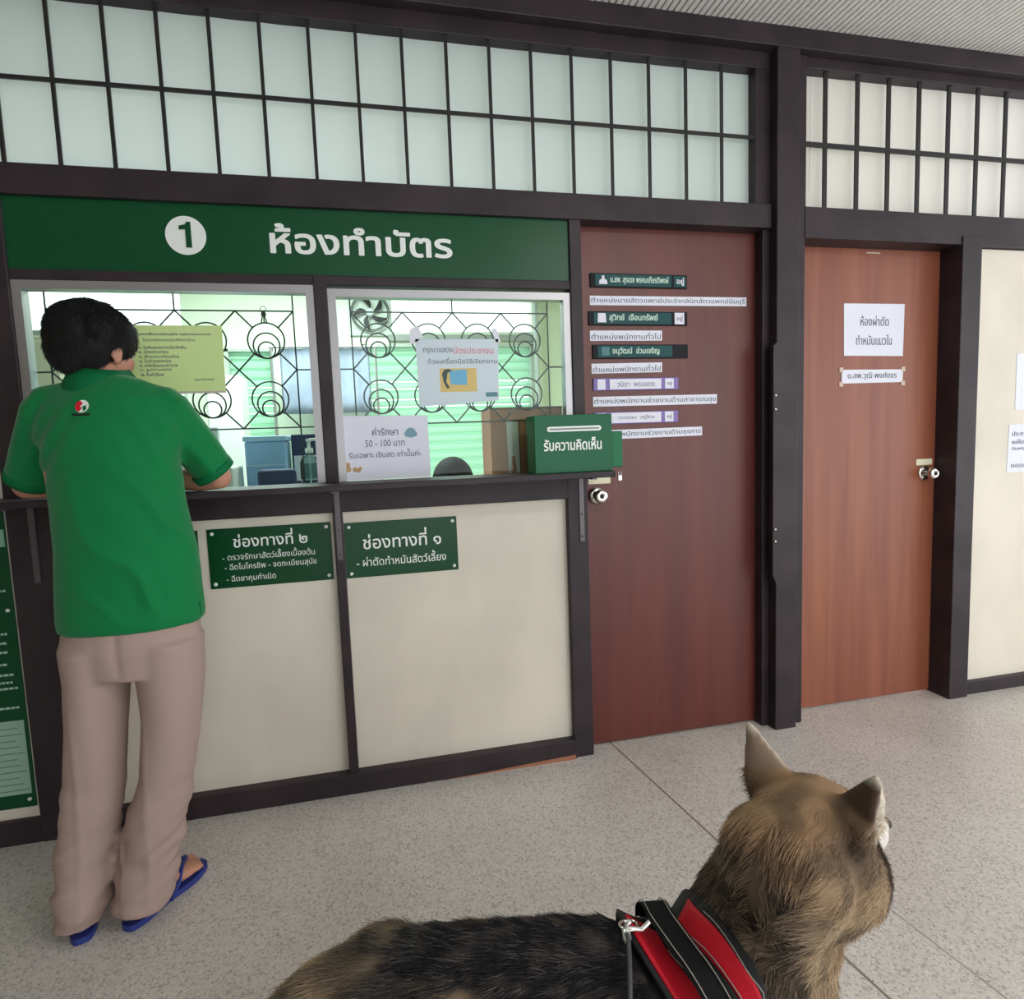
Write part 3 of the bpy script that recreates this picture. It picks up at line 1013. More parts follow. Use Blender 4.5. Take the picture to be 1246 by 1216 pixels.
louvre('window_5', 0.0, 1.345, 1.0, 2.03)
louvre('window_6', -0.97, -0.64, 1.05, 2.0)
louvre('window_7', -2.35, -1.24, 1.05, 2.02)
bm = BM(); box(bm, 0.2, 1.40, YB - 0.03, YB, 2.05, 2.10, bevel=0.004); struct('trim_41', bm, mat('grey_window_ledge', (150, 158, 152), 0.5))
bm = BM(); box(bm, -2.4, -1.2, YB - 0.03, YB, 2.07, 2.12, bevel=0.004); struct('trim_42', bm, mat('grey_window_ledge', (150, 158, 152), 0.5))
bm = BM(); tube(bm, [(1.36, 2.6, 2.7), (1.36, 2.6, 0.1)], 0.02, 10); o = obj('drain_pipe', bm, MT['grey_plastic'], None, True); setp(o, 'thin grey pipe running down the office wall beside the louvre window', 'pipe')

# wall fan
fan = thing('wall_fan', 'grey wall fan with dark blades high in the office behind the right window', 'fan', (0.075, 2.62, 2.24))
bm = BM(); box(bm, -0.085, 0.235, 2.635, 2.66, 2.09, 2.42, bevel=0.004); obj('fan_plate', bm, mat('pale_fan_plate', (196, 206, 196), 0.5), fan)
bm = BM()
for rr in (0.13, 0.14):
    pts = [(0.075 + rr * cos(2 * pi * k / 32), 2.60, 2.255 + rr * sin(2 * pi * k / 32)) for k in range(33)]
    tube(bm, pts, 0.004, 6, cap=False)
obj('fan_guard', bm, MT['black_iron'], fan)
bm = BM(); lathe(bm, (0.075, 2.635, 2.255), (0, -1, 0), [(0, 0.03), (0.05, 0.03), (0.055, 0.02)], 16); obj('hub', bm, MT['grey_plastic'], fan, True)
for k in range(5):
    a0 = 2 * pi * k / 5 + 0.4
    bm = BM()
    V_ = []
    for i in range(7):
        t = i / 6
        rr = 0.028 + 0.10 * t
        wd = 0.5 * sin(pi * (0.12 + 0.8 * t)) * (1 - 0.3 * t)
        V_.append((rr, a0 + 0.5 * t, wd))
    L_ = [bm.verts.new((0.075 + r_ * cos(a - w_), 2.598, 2.255 + r_ * sin(a - w_))) for r_, a, w_ in V_]
    U_ = [bm.verts.new((0.075 + r_ * cos(a + w_ * 0.3), 2.588, 2.255 + r_ * sin(a + w_ * 0.3))) for r_, a, w_ in V_]
    for i in range(6):
        bm.faces.new((L_[i], L_[i + 1], U_[i + 1], U_[i]))
    bmesh.ops.solidify(bm, geom=bm.faces[:], thickness=0.003)
    obj('blade', bm, MT['black_iron'], fan)

# blue cloth hanging on a stand
bm = BM()
n = 40
cols = []
for k in range(n + 1):
    x = -0.555 + 0.60 * k / n
    yy = 2.32 + 0.008 * sin(k * 0.9) + 0.004 * sin(k * 2.3)
    cols.append([bm.verts.new((x, yy + 0.01 * sin(j + k * 0.2), 1.95 - 0.45 * j / 6)) for j in range(7)])
for a, b in zip(cols, cols[1:]):
    for j in range(6):
        bm.faces.new((a[j], a[j + 1], b[j + 1], b[j]))
bmesh.ops.solidify(bm, geom=bm.faces[:], thickness=0.004)
o = obj('hanging_cloth', bm, MT['bluecloth'], None, True); setp(o, 'pale blue cloth hanging at the back of the office between the two windows', 'cloth')
st = thing('clothes_rail', 'thin metal rail carrying the pale blue cloth in the office', 'rail', (-0.25, 2.32, 0))
bm = BM(); tube(bm, [(-0.62, 2.32, 1.96), (0.10, 2.32, 1.96)], 0.009, 8); obj('top_rail', bm, MT['alu'], st)
for x in (-0.61, 0.09):
    bm = BM(); tube(bm, [(x, 2.32, 0.0), (x, 2.32, 1.965)], 0.009, 8); obj('upright', bm, MT['alu'], st)

# desk with office things
dk = thing('office_desk', 'pale desk just behind the counter windows', 'desk', (-0.2, 0.9, 0))
bm = BM(); box(bm, -1.6, 1.0, 0.65, 1.35, 0.72, 0.75, bevel=0.004); obj('desk_top', bm, MT['grey_plastic'], dk)
for x in (-1.56, 0.94):
    for y in (0.70, 1.29):
        bm = BM(); box(bm, x - 0.02, x + 0.02, y - 0.02, y + 0.02, 0, 0.72); obj('leg', bm, MT['grey_plastic'], dk)
mo = thing('monitor', 'grey office monitor seen from behind near the lime notice', 'monitor', (-0.80, 1.1, 0.75))
bm = BM(); box(bm, -1.02, -0.735, 1.16, 1.20, 1.02, 1.385, bevel=0.006); obj('screen_back', bm, mat('silver_grey_plastic', (200, 208, 212), 0.45), mo)
bm = BM(); box(bm, -0.94, -0.86, 1.165, 1.195, 0.762, 1.06); obj('stand_neck', bm, MT['grey_plastic'], mo)
bm = BM(); box(bm, -1.02, -0.80, 1.10, 1.28, 0.75, 0.764, bevel=0.003); obj('stand_base', bm, MT['grey_plastic'], mo)
pr_ = thing('printer', 'grey desk printer with a dark paper slot behind the left window', 'printer', (-0.66, 0.9, 0.75))
bm = BM(); box(bm, -0.80, -0.59, 0.70, 0.95, 0.75, 1.19, bevel=0.01); obj('printer_body', bm, MT['grey_plastic'], pr_)
bm = BM(); box(bm, -0.77, -0.62, 0.692, 0.702, 1.115, 1.15); obj('paper_slot', bm, MT['plate_black'], pr_)
bb = thing('storage_crate', 'blue plastic storage crate on the office desk behind the left window', 'crate', (-0.5, 0.95, 0.75))
bm = BM(); box(bm, -0.57, -0.385, 0.90, 1.12, 0.75, 1.30, bevel=0.01); obj('crate_body', bm, MT['blue_plastic'], bb)
bm = BM(); box(bm, -0.575, -0.38, 0.895, 1.125, 1.30, 1.325, bevel=0.005); obj('crate_lid', bm, mat('pale_blue_plastic', (160, 192, 226), 0.4), bb)
for z in (0.90, 1.05, 1.18):
    bm = BM(); box(bm, -0.565, -0.39, 0.893, 0.90, z, z + 0.012, bevel=0.002); obj('crate_rib', bm, mat('pale_blue_plastic', (160, 192, 226), 0.4), bb)
oc = thing('office_chair', 'dark navy office chair back showing beside the hand gel bottle', 'chair', (-0.42, 0.5, 0))
bm = BM(); box(bm, -0.47, -0.31, 0.58, 0.62, 0.80, 1.175, bevel=0.018); obj('backrest', bm, MT['navy'], oc, True)
bm = BM(); box(bm, -0.54, -0.26, 0.27, 0.56, 0.44, 0.50, bevel=0.02); obj('seat', bm, MT['navy'], oc, True)
bm = BM(); tube(bm, [(-0.41, 0.42, 0.05), (-0.41, 0.42, 0.46)], 0.025, 12); tube(bm, [(-0.41, 0.52, 0.47), (-0.40, 0.61, 0.62), (-0.39, 0.605, 0.9)], 0.014, 8); obj('column', bm, MT['bar'], oc)
for k in range(5):
    a = 2 * pi * k / 5
    bm = BM(); tube(bm, [(-0.41, 0.42, 0.08), (-0.41 + 0.17 * cos(a), 0.42 + 0.17 * sin(a), 0.05)], [0.02, 0.014], 8); ellipsoid(bm, (-0.41 + 0.17 * cos(a), 0.42 + 0.17 * sin(a), 0.026), (0.026, 0.026, 0.026), n=10); obj('foot', bm, MT['bar'], oc)
nb = thing('document_box', 'navy document box standing on end behind the hand gel bottle', 'box', (-0.31, 1.0, 0.75))
bm = BM(); box(bm, -0.37, -0.18, 1.0, 1.10, 0.75, 1.33, bevel=0.006); obj('box_body', bm, MT['navy'], nb)
bm = BM(); box(bm, -0.36, -0.19, 0.994, 1.0, 1.10, 1.225); obj('box_label', bm, MT['paper'], nb)
cb = thing('metal_cabinet', 'beige metal cabinet at the far left of the office', 'cabinet', (-1.75, 1.9, 0))
bm = BM(); box(bm, -2.25, -1.62, 1.7, 2.1, 0, 1.93, bevel=0.008); obj('cabinet_body', bm, mat('beige_metal', (172, 172, 150), 0.5), cb)
for a, b in ((-2.24, -1.94), (-1.93, -1.63)):
    bm = BM(); box(bm, a, b, 1.69, 1.70, 0.05, 1.90, bevel=0.003); dd = obj('door', bm, mat('beige_metal_door', (178, 178, 158), 0.5), cb)
    bm = BM(); box(bm, (b - 0.05) if a < -2 else (a + 0.03), (b - 0.03) if a < -2 else (a + 0.05), 1.67, 1.69, 0.95, 1.08); obj('handle', bm, MT['steel'], dd)

wc = thing('bright_patch_box', 'tall white box added for a bright patch deep in the office right of the lime notice', 'cabinet', (-0.86, 2.05, 0))  # white box added in place of a bright area, cabinet form made up
bm = BM(); box(bm, -0.96, -0.755, 1.95, 2.2, 0, 1.73, bevel=0.006); obj('cabinet_body', bm, MT['white'], wc)
bm = BM(); box(bm, -0.95, -0.765, 1.944, 1.95, 0.06, 1.70, bevel=0.002); dd = obj('door', bm, MT['white'], wc)
bm = BM(); box(bm, -0.785, -0.775, 1.92, 1.944, 0.95, 1.10); obj('handle', bm, MT['steel'], dd)
kb = thing('key_bunch', 'small dark bunch of keys hanging from the top bar of the left grille', 'keys', (-0.323, 0.065, 1.705))
bm = BM(); tube(bm, [(-0.323 + 0.009 * sin(a), 0.064, 1.742 + 0.009 * cos(a)) for a in np.linspace(0, 2 * pi, 17)], 0.0012, 6, cap=False); obj('key_ring', bm, MT['black_iron'], kb)
for k, a in enumerate((-0.25, 0.0, 0.22)):
    bm = BM(); y_ = 0.0625 + 0.003 * k
    prism(bm, [(-0.323 + 0.035 * sin(a) * t + w_, 1.735 - 0.038 * t) for t, w_ in ((0, -0.005), (0.35, -0.006), (0.4, -0.002), (1, -0.002), (1, 0.003), (0.4, 0.002), (0.35, 0.006), (0, 0.005))], y_, y_ + 0.002)
    bmesh.ops.recalc_face_normals(bm, faces=bm.faces); obj('key', bm, MT['black_iron'], kb)

# seated clerk, nearly hidden below the window
ck = thing('person', 'seated clerk behind the counter, only the top of a black haired head showing', 'person', (0.35, 0.48, 0))
bm = BM()
tube(bm, [(0.35, 0.49, 0.50), (0.35, 0.50, 0.62), (0.35, 0.48, 0.78), (0.35, 0.44, 0.92), (0.35, 0.43, 0.97)], [(0.155, 0.10), (0.14, 0.095), (0.15, 0.10), (0.16, 0.09), (0.08, 0.06)], 18, up=(1, 0, 0))
tube(bm, [(0.35, 0.43, 0.94), (0.35, 0.41, 1.03)], [0.055, 0.052], 14)
ellipsoid(bm, (0.35, 0.395, 1.085), (0.077, 0.098, 0.100), n=20)
ellipsoid(bm, (0.35, 0.345, 1.035), (0.055, 0.050, 0.060), n=16)
tube(bm, [(0.35, 0.295, 1.07), (0.35, 0.278, 1.045)], [0.010, 0.014], 10)
for s in (-1, 1):
    ellipsoid(bm, (0.35 + s * 0.08, 0.40, 1.07), (0.008, 0.018, 0.030), n=10)
    tube(bm, [(0.35 + s * 0.13, 0.44, 0.92), (0.35 + s * 0.20, 0.43, 0.88), (0.35 + s * 0.22, 0.36, 0.66), (0.35 + s * 0.10, 0.20, 0.60)], [0.050, 0.050, 0.038, 0.026], 12)
    for k in range(4):
        b0 = Vector((0.35 + s * (0.085 - 0.016 * (k - 1.5) * 0.2), 0.19, 0.598 + (k - 1.5) * 0.017))
        tube(bm, [b0, b0 + Vector((-s * 0.03, -0.03, 0)), b0 + Vector((-s * 0.055, -0.04, -0.01))], [0.009, 0.0085, 0.007], 8)
    tube(bm, [(0.35 + s * 0.09, 0.195, 0.62), (0.35 + s * 0.07, 0.17, 0.645)], [0.012, 0.009], 8)
    tube(bm, [(0.35 + s * 0.085, 0.49, 0.53), (0.35 + s * 0.10, 0.20, 0.53), (0.35 + s * 0.10, 0.16, 0.48), (0.35 + s * 0.10, 0.20, 0.10)], [0.085, 0.062, 0.055, 0.038], 14)
    tube(bm, [(0.35 + s * 0.10, 0.23, 0.045), (0.35 + s * 0.10, 0.16, 0.045), (0.35 + s * 0.10, 0.09, 0.03)], [(0.035, 0.036), (0.03, 0.042), (0.02, 0.035)], 12, up=(0, 0, 1))
ckm = remeshed(bm, 0.008, 5)
ckm.materials.append(MT['skin'])
link('body', ckm, ck)
bm = BM()
ellipsoid(bm, (0.35, 0.406, 1.096), (0.090, 0.114, 0.106), n=24)
ellipsoid(bm, (0.35, 0.46, 1.055), (0.080, 0.060, 0.075), n=18)
hm_ = remeshed(bm, 0.008, 4)
hm_.materials.append(mat('clerk_black_hair', (12, 11, 11), 0.7, spec=0.1))
link('hair', hm_, ck)
bm = BM()
tube(bm, [(0.35, 0.49, 0.52), (0.35, 0.50, 0.62), (0.35, 0.48, 0.78), (0.35, 0.44, 0.92), (0.35, 0.43, 0.965)], [(0.172, 0.115), (0.158, 0.110), (0.165, 0.115), (0.172, 0.104), (0.09, 0.072)], 20, up=(1, 0, 0))
for s in (-1, 1):
    tube(bm, [(0.35 + s * 0.12, 0.44, 0.92), (0.35 + s * 0.20, 0.43, 0.88), (0.35 + s * 0.215, 0.39, 0.76)], [0.062, 0.063, 0.060], 14)
sm_ = remeshed(bm, 0.01, 5)
sm_.materials.append(MT['navy'])
link('shirt', sm_, ck)
bm = BM()
for s in (-1, 1):
    tube(bm, [(0.35 + s * 0.085, 0.50, 0.535), (0.35 + s * 0.10, 0.20, 0.535), (0.35 + s * 0.10, 0.155, 0.48), (0.35 + s * 0.10, 0.20, 0.10)], [0.098, 0.076, 0.070, 0.055], 16)
tm_ = remeshed(bm, 0.01, 5)
tm_.materials.append(MT['bar'])
link('trousers', tm_, ck)
so = thing('stool', 'round grey stool under the seated clerk', 'stool', (0.35, 0.50, 0))
bm = BM(); lathe(bm, (0.35, 0.50, 0.375), (0, 0, 1), [(0, 0.15), (0.03, 0.155), (0.04, 0.14)], 28); obj('seat', bm, MT['grey_plastic'], so, True)
for k in range(4):
    a = pi / 4 + k * pi / 2
    bm = BM(); tube(bm, [(0.35 + 0.10 * cos(a), 0.50 + 0.09 * sin(a), 0.375), (0.35 + 0.15 * cos(a), 0.50 + 0.13 * sin(a), 0.0)], 0.012, 10); obj('leg', bm, MT['steel'], so)

# cardboard box on the inner ledge
il = thing('inner_ledge', 'narrow inner ledge behind the window glass', 'ledge', (-0.15, 0.2, 1.10))
bm = BM(); box(bm, -1.10, 0.80, 0.062, 0.265, 1.105, 1.125, bevel=0.002); obj('ledge_board', bm, MT['plate_white'], il)
for x in (-1.08, -0.12, 0.77):
    bm = BM(); box(bm, x - 0.01, x + 0.01, 0.062, 0.25, 1.085, 1.105); obj('bracket', bm, MT['bar'], il)
cx = thing('cardboard_box', 'brown cardboard box behind the glass next to the green suggestion box', 'box', (0.61, 0.16, 1.125))
bm = BM(); box(bm, 0.458, 0.745, 0.075, 0.26, 1.125, 1.385, bevel=0.002); obj('box_body', bm, MT['cardboard'], cx)
bm = BM(); prism(bm, [(0.520, 1.335), (0.565, 1.335), (0.568, 1.13), (0.556, 1.13), (0.550, 1.20), (0.536, 1.20), (0.532, 1.13), (0.524, 1.13)], 0.0735, 0.075); bmesh.ops.recalc_face_normals(bm, faces=bm.faces); obj('clear_tape', bm, MT['clear'], cx)
bm = BM(); box(bm, 0.458, 0.745, 0.0745, 0.0755, 1.378, 1.3865); box(bm, 0.569, 0.572, 0.0742, 0.0752, 1.13, 1.33); obj('flap_edge', bm, mat('dark_cardboard', (112, 78, 56), 0.8), cx)

# hand gel bottle
hb = thing('hand_gel_bottle', 'clear pump bottle of hand gel behind the glass of the left window', 'bottle', (-0.207, 0.10, 1.125))
bm = BM(); lathe(bm, (-0.207, 0.10, 1.125), (0, 0, 1), [(0, 0.030), (0.004, 0.034), (0.085, 0.034), (0.100, 0.028), (0.110, 0.013), (0.118, 0.012)], 24); obj('bottle_body', bm, glass('clear_gel', (214, 230, 226)), hb, True)
bm = BM(); lathe(bm, (-0.207, 0.10, 1.243), (0, 0, 1), [(0, 0.014), (0.016, 0.014), (0.018, 0.006), (0.040, 0.005), (0.041, 0.010), (0.050, 0.010)], 18); tube(bm, [(-0.207, 0.10, 1.289), (-0.18, 0.08, 1.291), (-0.172, 0.074, 1.283)], 0.005, 8); obj('pump', bm, MT['white'], hb, True)
bm = BM(); tube(bm, [(-0.207, 0.10, 1.13), (-0.207, 0.10, 1.243)], 0.003, 8); obj('dip_tube', bm, MT['white'], hb)
bm = BM(); tube(bm, [(-0.207, 0.10, 1.15), (-0.207, 0.10, 1.205)], 0.0345, 24, cap=False); obj('bottle_label', bm, glass('pale_label_film', (196, 214, 214)), hb)

# suggestion box on the shelf
sb = thing('suggestion_box', 'green acrylic suggestion box on the right end of the counter shelf', 'box', (0.70, -0.12, 1.139))
bm = BM(); box(bm, 0.567, 0.856, -0.155, -0.045, 1.139, 1.343, bevel=0.002); obj('box_body', bm, mat('bright_green_acrylic', (0, 92, 56), 0.25, spec=0.25), sb)
bm = BM(); prism(bm, [(0.622 + 0.009 * cos(pi / 2 + pi * k / 8), 1.2935 + 0.009 * sin(pi / 2 + pi * k / 8)) for k in range(9)] + [(0.805 + 0.009 * cos(-pi / 2 + pi * k / 8), 1.2935 + 0.009 * sin(-pi / 2 + pi * k / 8)) for k in range(9)], -0.158, -0.155); bmesh.ops.recalc_face_normals(bm, faces=bm.faces); obj('slot_rim', bm, MT['white'], sb)
bm = BM(); box(bm, 0.622, 0.806, -0.1595, -0.158, 1.291, 1.296); obj('slot', bm, mat('slot_grey', (120, 130, 122), 0.6), sb)
lettering('lettering', 'รับความคิดเห็น', 0.600, 0.815, 1.240, 0.045, -0.155, MT['white'], sb, bold=0.02)
bm = BM(); box(bm, 0.858, 0.900, -0.145, -0.06, 1.150, 1.280, bevel=0.003); obj('side_pocket', bm, mat('bright_green_acrylic', (0, 104, 62), 0.25, spec=0.25), sb)
pk = thing('padlock', 'tiny bright padlock hanging at the right end of the counter shelf', 'padlock', (0.862, -0.205, 1.105))
bm = BM(); box(bm, 0.855, 0.869, -0.206, -0.199, 1.105, 1.124, bevel=0.001); obj('lock_body', bm, MT['steel'], pk)
bm = BM(); tube(bm, [(0.857, -0.2025, 1.122), (0.857, -0.2025, 1.136), (0.862, -0.2025, 1.141), (0.867, -0.2025, 1.136), (0.867, -0.2025, 1.122)], 0.0014, 6); obj('shackle', bm, MT['steel'], pk)

# ------------------------------------------------------------------ strands (hair and fur)
def strands(name, me, n, length, comb, colour, radius, material, parent, mask=None, pts=5, lift=0.35, clump=0.0, droop=0.25, seed=3, wave=0.0):
    """hairs rooted on mesh me (world coordinates). length(p,n), comb(p,n) -> direction, colour(p,n,rand) are vectorised."""
    g = np.random.default_rng(seed)
    me.calc_loop_triangles()
    tri = np.empty(len(me.loop_triangles) * 3, dtype=np.int32)
    me.loop_triangles.foreach_get('vertices', tri)
    tri = tri.reshape(-1, 3)
    co, no = coords(me), normals(me)
    A, B, C = co[tri[:, 0]], co[tri[:, 1]], co[tri[:, 2]]
    ar = np.linalg.norm(np.cross(B - A, C - A), axis=1)
    wgt = ar
    if mask is not None:
        cen = (A + B + C) / 3
        cn = no[tri].mean(1)
        wgt = ar * mask(cen, cn)
    pick = g.choice(len(tri), size=n, p=wgt / wgt.sum())
    u, v = g.random(n), g.random(n)
    fl = u + v > 1
    u[fl], v[fl] = 1 - u[fl], 1 - v[fl]
    P = A[pick] + (B - A)[pick] * u[:, None] + (C - A)[pick] * v[:, None]
    N = no[tri[pick, 0]] * (1 - u - v)[:, None] + no[tri[pick, 1]] * u[:, None] + no[tri[pick, 2]] * v[:, None]
    N /= np.linalg.norm(N, axis=1)[:, None] + 1e-9
    D = comb(P, N)
    D = D - N * (D * N).sum(1)[:, None]
    D /= np.linalg.norm(D, axis=1)[:, None] + 1e-9
    rnd = g.normal(size=(n, 3)) * 0.13
    if clump:
        q = P / clump
        rnd += np.stack([vnoise(q + 7.3), vnoise(q + 19.1), vnoise(q + 31.7)], 1) * 0.6 - 0.3
    lf = lift(P, N)[:, None] if callable(lift) else lift
    d0 = N * lf * 1.6 + D + rnd
    d1 = N * lf * 0.5 + D + rnd * 0.8 + np.array((0, 0, -droop))
    d0 /= np.linalg.norm(d0, axis=1)[:, None]
    d1 /= np.linalg.norm(d1, axis=1)[:, None]
    L = length(P, N) * (0.65 + 0.6 * g.random(n))
    t = np.linspace(0, 1, pts)
    pos = np.empty((n, pts, 3))
    base = P - N * 0.002
    pos[:, 0] = base
    for k in range(1, pts):
        f = (t[k] + t[k - 1]) / 2
        dd = d0 * (1 - f) + d1 * f
        dd /= np.linalg.norm(dd, axis=1)[:, None]
        pos[:, k] = pos[:, k - 1] + dd * (L / (pts - 1))[:, None]
    cu = bpy.data.hair_curves.new(name)
    cu.add_curves([pts] * n)
    cu.points.foreach_set('position', pos.astype(np.float32).ravel())
    ra = np.repeat((radius * (1 - 0.85 * t))[None, :], n, 0)
    a = cu.attributes.get('radius') or cu.attributes.new('radius', 'FLOAT', 'POINT')
    a.data.foreach_set('value', ra.astype(np.float32).ravel())
    c = colour(P, N, g.random(n))
    c = np.concatenate([np.clip(c, 0, 1), np.ones((n, 1))], 1)
    a = cu.attributes.new('strand_colour', 'FLOAT_COLOR', 'CURVE')
    a.data.foreach_set('color', c.astype(np.float32).ravel())
    cu.materials.append(material)
    return link(name, cu, parent)


def L3(*rgb):
    return np.array(lin(rgb)[:3])


# ------------------------------------------------------------------ the man
man = thing('person', 'man in a green polo shirt and beige trousers leaning on the counter, back turned', 'person', (-0.72, -0.42, 0))

HIP_Y = -0.41
sh_r, el_r, wr_r = Vector((-0.550, -0.27, 1.375)), Vector((-0.455, -0.185, 1.182)), Vector((-0.640, -0.085, 1.172))
sh_l, el_l, wr_l = Vector((-0.862, -0.27, 1.380)), Vector((-0.965, -0.185, 1.182)), Vector((-0.800, -0.085, 1.172))
ank_l, ank_r = Vector((-0.815, -0.475, 0.085)), Vector((-0.668, -0.465, 0.085))
toe_l, toe_r = Vector((-0.872, -0.295, 0.02)), Vector((-0.574, -0.300, 0.02))
knee_l, knee_r = Vector((-0.783, -0.405, 0.44)), Vector((-0.604, -0.405, 0.44))

# head frame: facing away and to the right
H0 = Vector((-0.737, -0.225, 1.568))
hf = Vector((sin(R(31)), cos(R(31)), -0.18)).normalized()
hl = Vector((0, 0, 1)).cross(hf).normalized()
hu = hf.cross(hl)
HM = Matrix((hf, hl, hu)).transposed()


def hp(x, y, z):
    return H0 + HM @ Vector((x, y, z))


bm = BM()
# trunk, pelvis
tube(bm, [(-0.655, HIP_Y, 0.74), (-0.655, HIP_Y, 0.86), (-0.66, -0.40, 0.98), (-0.675, -0.37, 1.10), (-0.69, -0.325, 1.24), (-0.700, -0.285, 1.36), (-0.705, -0.262, 1.43)],
     [(0.10, 0.075), (0.125, 0.082), (0.130, 0.085), (0.15, 0.10), (0.165, 0.105), (0.155, 0.09), (0.09, 0.06)], 20, up=(1, 0, 0))
# neck
tube(bm, [(-0.705, -0.262, 1.40), (-0.728, -0.245, 1.48), H0 + Vector((0.0, 0.0, -0.03))], [0.062, 0.055, 0.052], 16)
# skull, jaw, face
ellipsoid(bm, hp(-0.012, 0, 0.022), (0.098, 0.077, 0.092), HM, 24)
ellipsoid(bm, hp(0.040, 0, -0.040), (0.056, 0.058, 0.072), HM, 20)
ellipsoid(bm, hp(0.066, 0, -0.092), (0.026, 0.030, 0.022), HM, 14)
tube(bm, [hp(0.088, 0, 0.004), hp(0.104, 0, -0.022), hp(0.108, 0, -0.036)], [0.009, 0.012, 0.015], 10)
for s in (-1, 1):
    ellipsoid(bm, hp(0.098, s * 0.011, -0.038), (0.010, 0.009, 0.008), HM, 10)
    ellipsoid(bm, hp(0.072, s * 0.030, 0.016), (0.020, 0.024, 0.010), HM, 12)
    ellipsoid(bm, hp(0.062, s * 0.040, -0.028), (0.024, 0.022, 0.018), HM, 12)
    # ear
    er = HM @ Matrix.Rotation(s * R(22), 3, 'Z') @ Matrix.Rotation(R(-10), 3, 'Y')
    ellipsoid(bm, hp(-0.006, s * 0.082, -0.018), (0.019, 0.0075, 0.032), er, 14)
    ellipsoid(bm, hp(0.002, s * 0.078, -0.044), (0.010, 0.008, 0.012), er, 10)
tube(bm, [hp(0.086, -0.024, -0.066), hp(0.094, 0, -0.064), hp(0.086, 0.024, -0.066)], [0.006, 0.008, 0.006], 8)
tube(bm, [hp(0.083, -0.020, -0.076), hp(0.091, 0, -0.077), hp(0.083, 0.020, -0.076)], [0.006, 0.009, 0.006], 8)
# arms and hands
for s, sh, el, wr in ((1, sh_r, el_r, wr_r), (-1, sh_l, el_l, wr_l)):
    tube(bm, [sh + Vector((-s * 0.06, 0, 0.0)), sh, sh.lerp(el, 0.5), el + Vector((0, 0.0, 0.004))], [0.05, 0.054, 0.046, 0.038], 14)
    ellipsoid(bm, el, (0.040, 0.038, 0.038), n=14)
    tube(bm, [el, el.lerp(wr, 0.35), wr], [0.038, 0.040, 0.026], 14)
    d = (wr - el).normalized()
    d = Vector((d.x * 0.75, d.y * 0.9 + 0.1, -0.06)).normalized()
    side = d.cross(Vector((0, 0, 1))).normalized() * s      # towards the thumb side
    pc = wr + d * 0.045
    tube(bm, [wr, wr + d * 0.03, wr + d * 0.075, wr + d * 0.09], [(0.018, 0.026), (0.016, 0.036), (0.014, 0.042), (0.011, 0.038)], 14, up=(0, 0, 1))
    for k, (off, ln, fan_) in enumerate(((-0.031, 0.056, -0.16), (-0.011, 0.070, -0.05), (0.010, 0.076, 0.04), (0.031, 0.066, 0.14))):
        b0 = wr + d * 0.080 + side * (-off)
        fd = (d - side * fan_).normalized()
        dn = Vector((0, 0, -1))
        tube(bm, [b0 - fd * 0.02, b0 + fd * ln * 0.45 + dn * 0.001, b0 + fd * ln * 0.78 + dn * 0.010, b0 + fd * ln * 0.98 + dn * 0.020], [0.0095, 0.009, 0.0082, 0.0068], 10)
    tb = wr + d * 0.028 + side * 0.024
    td = (d * 0.62 + side * 0.78).normalized()
    tube(bm, [wr + d * 0.015 + side * 0.008, tb, tb + td * 0.030, tb + td * 0.056 + d * 0.010], [0.014, 0.0135, 0.011, 0.008], 10)
# legs and feet
for hipx, kn, an, to in ((-0.735, knee_l, ank_l, toe_l), (-0.585, knee_r, ank_r, toe_r)):
    hipp = Vector((hipx, HIP_Y, 0.84))
    tube(bm, [hipp, Vector((hipx, HIP_Y, 0.74)), hipp.lerp(kn, 0.55), kn, kn.lerp(an, 0.35) + Vector((0, -0.008, 0)), an + Vector((0, 0, 0.03)), an + Vector((0, 0, -0.03))],
         [0.058, 0.062, 0.054, 0.046, 0.047, 0.034, 0.036], 16)
    fdir = Vector((to.x - an.x, to.y - an.y, 0)).normalized()
    heel = Vector((an.x, an.y, 0.052)) - fdir * 0.035
    fs = fdir.cross(Vector((0, 0, 1)))
    tube(bm, [heel - fdir * 0.012, heel + fdir * 0.02, heel + fdir * 0.09 + Vector((0, 0, 0.004)), heel + fdir * 0.16 + Vector((0, 0, -0.012)), heel + fdir * 0.20 + Vector((0, 0, -0.018))],
         [(0.024, 0.024), (0.032, 0.032), (0.032, 0.034), (0.018, 0.044), (0.012, 0.040)], 14, up=(0, 0, 1))
    sgn = -1 if an is ank_r else 1      # the big toe lies on the inner side
    for k in range(5):
        off = (0.031, 0.013, -0.003, -0.018, -0.031)[k]
        ln = (0.052, 0.050, 0.043, 0.034, 0.025)[k]
        rr = (0.0125, 0.0088, 0.0085, 0.008, 0.0078)[k]
        b0 = heel + fdir * 0.185 + fs * (off * sgn) + Vector((0, 0, -0.022))
        tube(bm, [b0, b0 + fdir * ln * 0.6 + Vector((0, 0, 0.002)), b0 + fdir * ln + Vector((0, 0, -0.003))], [rr, rr, rr * 0.8], 10)
body_me = remeshed(bm, 0.0052, 5, 0.5)
body_me.materials.append(MT['skin'])
body = link('body', body_me, man)

for s in (-1, 1):
    bm = BM(); ellipsoid(bm, hp(0.0815, s * 0.030, -0.002), (0.008, 0.0125, 0.0075), HM, 14); e = obj('eye', bm, MT['eye'], man, True)
    bm = BM(); ellipsoid(bm, hp(0.0878, s * 0.030, -0.002), (0.003, 0.0055, 0.0055), HM, 10); obj('iris', bm, MT['bar'], e, True)
    bm = BM(); tube(bm, [hp(0.090, s * 0.016, 0.022), hp(0.090, s * 0.030, 0.027), hp(0.079, s * 0.048, 0.021)], [0.004, 0.0045, 0.002], 8); obj('eyebrow', bm, MT['hairm'], man, True)

